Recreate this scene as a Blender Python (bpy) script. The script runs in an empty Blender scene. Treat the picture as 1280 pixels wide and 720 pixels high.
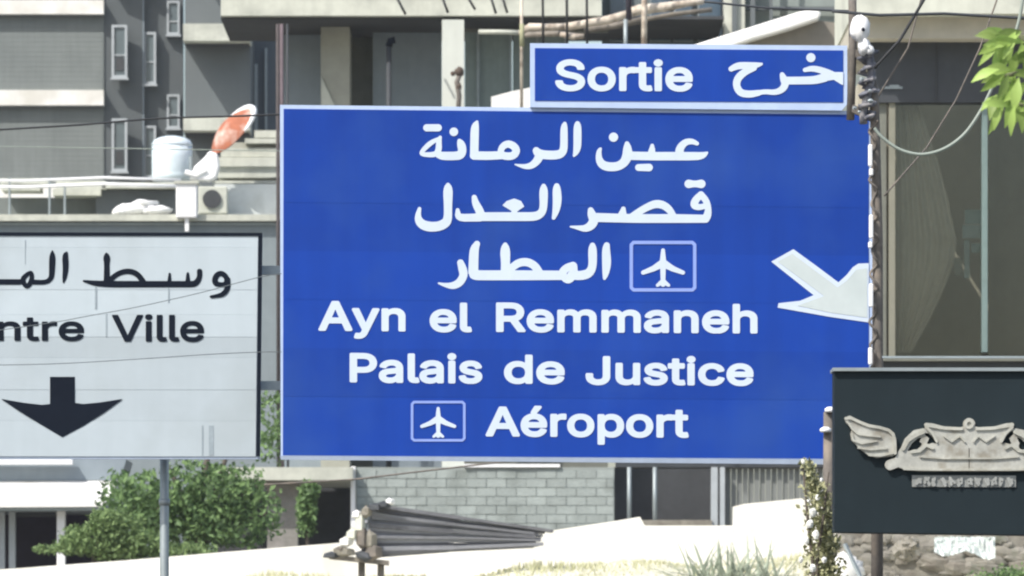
import bpy, math, random
import numpy as np
from mathutils import Vector
random.seed(7); rng = random.Random(11)
S = bpy.context.scene
C = S.collection
R = math.radians

# ------------------------------------------------------------------ camera
F = 7360.0            # focal length in photo pixels (1280 wide)
HY = 900.0            # picture height of the horizon
EYE = 1.6
cam = bpy.data.cameras.new('camera'); co = bpy.data.objects.new('camera', cam); C.objects.link(co)
co.location = (0, 0, EYE); co.rotation_euler = (R(90), 0, 0)
cam.sensor_width = 36; cam.lens = F / 1280 * 36; cam.shift_y = (HY - 360) / 1280
cam.clip_start = .5; cam.clip_end = 9000
cam.dof.use_dof = True; cam.dof.focus_distance = 40; cam.dof.aperture_fstop = 10
S.camera = co
# ------------------------------------------------------------------ world, sun, exposure
TO_SUN = Vector((-.62, -.62, 1.0)).normalized()
w = bpy.data.worlds.new('World'); S.world = w; w.use_nodes = True
nt = w.node_tree; nt.nodes.clear()
sky = nt.nodes.new('ShaderNodeTexSky'); sky.sky_type = 'NISHITA'; sky.sun_disc = False
sky.sun_elevation = math.asin(TO_SUN.z); sky.sun_rotation = math.atan2(TO_SUN.x, TO_SUN.y) % (2 * math.pi)
sky.dust_density = 2.5; sky.air_density = 1.2
bg = nt.nodes.new('ShaderNodeBackground'); bg.inputs[1].default_value = .15
wo = nt.nodes.new('ShaderNodeOutputWorld')
nt.links.new(sky.outputs[0], bg.inputs[0]); nt.links.new(bg.outputs[0], wo.inputs[0])
sl = bpy.data.lights.new('sun', 'SUN'); sl.energy = 4.0; sl.angle = R(.55); sl.color = (1, .96, .9)
so = bpy.data.objects.new('sun', sl); C.objects.link(so)
so.rotation_euler = (-TO_SUN).to_track_quat('-Z', 'Y').to_euler(); so.location = (-20, -20, 40)
S.view_settings.view_transform = 'Standard'; S.view_settings.look = 'None'
S.view_settings.exposure = .36; S.view_settings.gamma = 1
S.cycles.filter_width = 2.2
S.cycles.max_bounces = 6; S.cycles.transparent_max_bounces = 12

# ------------------------------------------------------------------ helpers
def P(px, py, D):
    return ((px - 640) / F * D, D, EYE + (HY - py) / F * D)

MATS = {}
def mat(name, col, rough=.75, var=.14, scale=3.0, spec=.25, metal=0, objvar=0.0, island=0.0, streak=0.0,
        dirt=None, dirt_amt=.0, dirt_scale=2.0, bump=0.0, transl=0.0, stretch=(1, 1, 1), hue=None):
    if name in MATS: return MATS[name]
    m = bpy.data.materials.new(name); m.use_nodes = True; t = m.node_tree; N = t.nodes; L = t.links
    b = N['Principled BSDF']; b.inputs['Roughness'].default_value = rough
    b.inputs['Metallic'].default_value = metal; b.inputs['Specular IOR Level'].default_value = spec
    tc = N.new('ShaderNodeTexCoord'); mp = N.new('ShaderNodeMapping'); mp.inputs['Scale'].default_value = stretch
    L.new(tc.outputs['Object'], mp.inputs[0])
    def noise(sc, det=5, vec=mp):
        n = N.new('ShaderNodeTexNoise'); n.inputs['Scale'].default_value = sc; n.inputs['Detail'].default_value = det
        L.new(vec.outputs[0], n.inputs['Vector']); return n.outputs['Fac']
    def math_(op, a, bb):
        n = N.new('ShaderNodeMath'); n.operation = op
        for i, v in enumerate((a, bb)):
            if isinstance(v, (int, float)): n.inputs[i].default_value = v
            else: L.new(v, n.inputs[i])
        return n.outputs[0]
    n1 = noise(scale); n2 = noise(scale * 6.3, 3)
    f = math_('ADD', math_('MULTIPLY', math_('SUBTRACT', n1, .5), 3.2 * var), math_('MULTIPLY', math_('SUBTRACT', n2, .5), 1.6 * var))
    f = math_('ADD', f, 1.0)
    if streak:
        ms = N.new('ShaderNodeMapping'); ms.inputs['Scale'].default_value = (5, 5, .35); L.new(tc.outputs['Object'], ms.inputs[0])
        f = math_('ADD', f, math_('MULTIPLY', math_('SUBTRACT', noise(1.6, 6, ms), .5), 3 * streak))
    if objvar:
        oi = N.new('ShaderNodeObjectInfo'); f = math_('ADD', f, math_('MULTIPLY', math_('SUBTRACT', oi.outputs['Random'], .5), 2 * objvar))
    if island:
        g = N.new('ShaderNodeNewGeometry'); f = math_('ADD', f, math_('MULTIPLY', math_('SUBTRACT', g.outputs['Random Per Island'], .5), 2 * island))
    f = math_('MAXIMUM', f, .05)
    vm = N.new('ShaderNodeVectorMath'); vm.operation = 'SCALE'; vm.inputs[0].default_value = col[:3]; L.new(f, vm.inputs['Scale'])
    out = vm.outputs[0]
    def mixc(fac, a, colb):
        mx = N.new('ShaderNodeMix'); mx.data_type = 'RGBA'; L.new(fac, mx.inputs[0]); L.new(a, mx.inputs[6]); mx.inputs[7].default_value = (*colb, 1)
        return mx.outputs[2]
    if hue:
        g = N.new('ShaderNodeNewGeometry'); out = mixc(math_('MULTIPLY', g.outputs['Random Per Island'], .8), out, hue)
    if dirt:
        rr = N.new('ShaderNodeMapRange'); L.new(noise(dirt_scale, 8), rr.inputs[0]); rr.inputs[1].default_value = .48; rr.inputs[2].default_value = .68
        out = mixc(math_('MULTIPLY', rr.outputs[0], dirt_amt), out, dirt)
    L.new(out, b.inputs['Base Color'])
    if bump:
        bp = N.new('ShaderNodeBump'); bp.inputs['Strength'].default_value = bump; bp.inputs['Distance'].default_value = .02
        L.new(n2, bp.inputs['Height']); L.new(bp.outputs[0], b.inputs['Normal'])
    if transl:
        tr = N.new('ShaderNodeBsdfTranslucent'); L.new(out, tr.inputs[0]); ms = N.new('ShaderNodeMixShader'); ms.inputs[0].default_value = transl
        L.new(b.outputs[0], ms.inputs[1]); L.new(tr.outputs[0], ms.inputs[2]); L.new(ms.outputs[0], N['Material Output'].inputs[0])
    MATS[name] = m; return m

def glass_mat(name, tint, trans=.75):
    m = bpy.data.materials.new(name); m.use_nodes = True; t = m.node_tree; N = t.nodes; L = t.links
    N.remove(N['Principled BSDF'])
    a = N.new('ShaderNodeBsdfTransparent'); a.inputs[0].default_value = (*tint, 1)
    g = N.new('ShaderNodeBsdfGlossy'); g.inputs[0].default_value = (.8, .85, .85, 1); g.inputs[1].default_value = .08
    fr = N.new('ShaderNodeFresnel'); fr.inputs[0].default_value = 1.5
    mx = N.new('ShaderNodeMixShader'); L.new(fr.outputs[0], mx.inputs[0]); L.new(a.outputs[0], mx.inputs[1]); L.new(g.outputs[0], mx.inputs[2])
    L.new(mx.outputs[0], N['Material Output'].inputs[0]); return m

class MB:
    """collects shapes; build() links them as one mesh object"""
    def __init__(s): s.v = []; s.f = []
    def add(s, vs, fs):
        k = len(s.v); s.v += [tuple(q) for q in vs]; s.f += [tuple(i + k for i in f) for f in fs]; return s
    def box(s, x0, x1, y0, y1, z0, z1):
        vs = [(x, y, z) for x in (x0, x1) for y in (y0, y1) for z in (z0, z1)]
        return s.add(vs, [(0, 1, 3, 2), (4, 6, 7, 5), (0, 4, 5, 1), (2, 3, 7, 6), (0, 2, 6, 4), (1, 5, 7, 3)])
    def obox(s, a, b, w_, h_):
        """bar of square section from point a to b"""
        a = Vector(a); b = Vector(b); d = (b - a).normalized(); up = Vector((0, 0, 1)) if abs(d.z) < .9 else Vector((0, 1, 0))
        sx = d.cross(up).normalized() * w_ / 2; sy = d.cross(sx).normalized() * h_ / 2
        vs = [p + i * sx + j * sy for p in (a, b) for i, j in ((-1, -1), (1, -1), (1, 1), (-1, 1))]
        return s.add(vs, [(0, 1, 2, 3), (7, 6, 5, 4)] + [(i, i + 4, (i + 1) % 4 + 4, (i + 1) % 4) for i in range(4)])
    def tube(s, pts, r, n=8):
        pts = [Vector(p) for p in pts]; rs = r if isinstance(r, (list, tuple)) else [r] * len(pts)
        vs = []; fs = []
        for i, p in enumerate(pts):
            d = (pts[min(i + 1, len(pts) - 1)] - pts[max(i - 1, 0)]).normalized()
            up = Vector((0, 1, 0)) if abs(d.y) < .9 else Vector((0, 0, 1))
            a = d.cross(up).normalized(); b = d.cross(a)
            for k in range(n):
                t = 2 * math.pi * k / n; vs.append(p + rs[i] * (a * math.cos(t) + b * math.sin(t)))
        for i in range(len(pts) - 1):
            for k in range(n): fs.append((i * n + k, i * n + (k + 1) % n, (i + 1) * n + (k + 1) % n, (i + 1) * n + k))
        fs += [tuple(range(n - 1, -1, -1)), tuple(range((len(pts) - 1) * n, len(pts) * n))]
        return s.add(vs, fs)
    def prism(s, poly, y0, y1):
        """polygon of (x, z) points extruded along y"""
        n = len(poly); vs = [(x, y0, z) for x, z in poly] + [(x, y1, z) for x, z in poly]
        return s.add(vs, [tuple(range(n)), tuple(range(2 * n - 1, n - 1, -1))] + [(i, i + n, (i + 1) % n + n, (i + 1) % n) for i in range(n)])
    def lathe(s, c, prof, n=20):
        vs = []; fs = []
        for r, z in prof:
            for k in range(n): t = 2 * math.pi * k / n; vs.append((c[0] + r * math.cos(t), c[1] + r * math.sin(t), c[2] + z))
        for i in range(len(prof) - 1):
            for k in range(n): fs.append((i * n + k, i * n + (k + 1) % n, (i + 1) * n + (k + 1) % n, (i + 1) * n + k))
        fs += [tuple(range(n - 1, -1, -1)), tuple(range((len(prof) - 1) * n, len(prof) * n))]
        return s.add(vs, fs)
    def pbox(s, x0, y0, x1, y1, D, th, D2=None):
        """box whose front face at distance D fills the picture rectangle, th deep"""
        a = P(x0, y1, D); b = P(x1, y0, D)
        return s.box(a[0], b[0], D, D + th, a[2], b[2])
    def ppoly(s, pts, D, th):
        return s.prism([(P(x, y, D)[0], P(x, y, D)[2]) for x, y in pts], D, D + th)
    def rock(s, c, rx, ry, rz, seed=0, n=9, m=6):
        r_ = random.Random(seed); vs = []; fs = []
        for i in range(m + 1):
            ph = math.pi * i / m
            for k in range(n):
                t = 2 * math.pi * k / n; q = 1 + r_.uniform(-.22, .22)
                vs.append((c[0] + rx * q * math.sin(ph) * math.cos(t), c[1] + ry * q * math.sin(ph) * math.sin(t), c[2] + rz * q * math.cos(ph)))
        for i in range(m):
            for k in range(n): fs.append((i * n + k, (i + 1) * n + k, (i + 1) * n + (k + 1) % n, i * n + (k + 1) % n))
        return s.add(vs, fs)
    def build(s, name, m, parent=None, smooth=False, bevel=0):
        me = bpy.data.meshes.new(name); o = bpy.data.objects.new(name, me); C.objects.link(o)
        off = Vector((0, 0, 0))
        if parent is not None:
            o.parent = parent; q = parent
            while q is not None: off += q.location; q = q.parent
        else:
            xs = list(zip(*s.v)); off = Vector(((min(xs[0]) + max(xs[0])) / 2, (min(xs[1]) + max(xs[1])) / 2, min(xs[2]))); o.location = off
        me.from_pydata([(x - off.x, y - off.y, z - off.z) for x, y, z in s.v], [], s.f); me.update()
        me.materials.append(m)
        if smooth:
            for p in me.polygons: p.use_smooth = True
        if bevel:
            bm = o.modifiers.new('bevel', 'BEVEL'); bm.width = bevel; bm.segments = 2; bm.limit_method = 'ANGLE'
        return o

def tag(o, label, cat, group=None, kind=None):
    o['label'] = label; o['category'] = cat
    if group: o['group'] = group
    if kind: o['kind'] = kind
    return o
def thing(name, loc, label, cat, group=None):
    o = bpy.data.objects.new(name, None); C.objects.link(o); o.location = loc; o.empty_display_size = .1
    return tag(o, label, cat, group)
def struct(o): o['kind'] = 'structure'; return o

# ------------------------------------------------------------------ flat marks: union of round strokes and polygons, contoured on a grid
def seg_field(X, Y, pts):
    d = np.full(X.shape, 1e9)
    if len(pts) == 1: pts = [pts[0], pts[0]]
    for (x0, y0, r0), (x1, y1, r1) in zip(pts, pts[1:]):
        dx, dy = x1 - x0, y1 - y0; L2 = dx * dx + dy * dy + 1e-9
        t = np.clip(((X - x0) * dx + (Y - y0) * dy) / L2, 0, 1)
        d = np.minimum(d, np.hypot(X - x0 - t * dx, Y - y0 - t * dy) - (r0 + t * (r1 - r0)))
    return d
def poly_field(X, Y, pts):
    d = np.full(X.shape, 1e9); ins = np.zeros(X.shape, bool)
    for i in range(len(pts)):
        (x0, y0), (x1, y1) = pts[i], pts[(i + 1) % len(pts)]
        dx, dy = x1 - x0, y1 - y0; t = np.clip(((X - x0) * dx + (Y - y0) * dy) / (dx * dx + dy * dy + 1e-9), 0, 1)
        d = np.minimum(d, np.hypot(X - x0 - t * dx, Y - y0 - t * dy))
        if y0 != y1: ins ^= ((y0 > Y) != (y1 > Y)) & (X < dx * (Y - y0) / (y1 - y0) + x0)
    return np.where(ins, -d, d)
def mark(name, shapes, D, m, parent, step=.55, th=0.0, xmax=None, soft=0.0):
    """shapes in picture pixels: ('s', [(x,y,r)..]) stroke, ('p', [(x,y)..]) polygon, ('h', stroke) hole"""
    xs = []; ys = []
    for k, pts in [(q_[0], q_[1]) if q_[0] != 'e' else ('p', [p for c in q_[1] for p in c]) for q_ in shapes]:
        for q in pts:
            r = q[2] if len(q) > 2 else 0; xs += [q[0] - r, q[0] + r]; ys += [q[1] - r, q[1] + r]
    x0, x1, y0, y1 = min(xs) - 2, max(xs) + 2, min(ys) - 2, max(ys) + 2
    gx = np.arange(x0, x1, step); gy = np.arange(y0, y1, step); X, Y = np.meshgrid(gx, gy)
    d = np.full(X.shape, 1e9)
    for q_ in [q_ for q_ in shapes if q_[0] == 'e']:
        gxs = [p[0] for c in q_[1] for p in c]; i0 = max(0, int((min(gxs) - 4 - x0) / step)); i1 = int((max(gxs) + 4 - x0) / step) + 1
        d[:, i0:i1] = np.minimum(d[:, i0:i1], contour_field(X[:, i0:i1], Y[:, i0:i1], q_[1]) - q_[2])
    shapes = [q_ for q_ in shapes if q_[0] != 'e']
    for k, pts in shapes:
        if k == 's': d = np.minimum(d, seg_field(X, Y, pts))
        elif k == 'p': d = np.minimum(d, poly_field(X, Y, pts))
    for k, pts in shapes:
        if k == 'h': d = np.maximum(d, -seg_field(X, Y, pts))
        if k == 'hp': d = np.maximum(d, -poly_field(X, Y, pts))
    if xmax is not None: d = np.maximum(d, X - xmax)
    ins = d < 0; mb = MB(); V = []; FC = []
    def vert(x, y, dep=0): V.append(P(x, y, D)[:1] + (D + dep,) + P(x, y, D)[2:]); return len(V) - 1
    ny, nx = d.shape
    full = ins[:-1, :-1] & ins[1:, :-1] & ins[:-1, 1:] & ins[1:, 1:]
    anyi = ins[:-1, :-1] | ins[1:, :-1] | ins[:-1, 1:] | ins[1:, 1:]
    for j in range(ny - 1):
        row = np.flatnonzero(full[j])
        if len(row):
            br = np.split(row, np.flatnonzero(np.diff(row) > 1) + 1)
            for b in br:
                a, e = gx[b[0]], gx[b[-1] + 1]
                FC.append((vert(a, gy[j + 1]), vert(e, gy[j + 1]), vert(e, gy[j]), vert(a, gy[j])))
        for i in np.flatnonzero(anyi[j] & ~full[j]):
            cs = [(i, j + 1), (i + 1, j + 1), (i + 1, j), (i, j)]; poly = []; cr = []
            for q in range(4):
                (ia, ja), (ib, jb) = cs[q], cs[(q + 1) % 4]; da, db = d[ja, ia], d[jb, ib]
                if da < 0: poly.append((gx[ia], gy[ja]))
                if (da < 0) != (db < 0):
                    t = da / (da - db); pt = (gx[ia] + t * (gx[ib] - gx[ia]), gy[ja] + t * (gy[jb] - gy[ja])); poly.append(pt); cr.append(pt)
            if len(poly) > 2: FC.append(tuple(vert(*q) for q in poly))
            if th and len(cr) == 2:
                FC.append((vert(*cr[0]), vert(*cr[1]), vert(*cr[1], th), vert(*cr[0], th)))
    mb.v = V; mb.f = FC
    return mb.build(name, m, parent)

def zm(ox, oy, s, strokes):
    """strokes measured on an enlarged view -> picture pixels"""
    out = []
    for st in strokes:
        p = [(ox + x / s, oy + y / s, r / s) for x, y, r in st]; closed = len(p) > 3 and p[0][:2] == p[-1][:2]
        for _ in range(2 if len(p) > 2 else 0):       # corner cutting keeps the pen stroke smooth
            q = [] if closed else [p[0]]
            for a, b in zip(p, p[1:]):
                far = math.hypot(a[0] - b[0], a[1] - b[1]) > 14; k = 4.0 / max(14, math.hypot(a[0] - b[0], a[1] - b[1])) if far else .25
                for u in (k, 1 - k): q.append(tuple(a[c] + (b[c] - a[c]) * u for c in range(3)))
            q.append(q[0] if closed else p[-1]); p = q
        out.append(('s', p))
    return out

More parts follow.
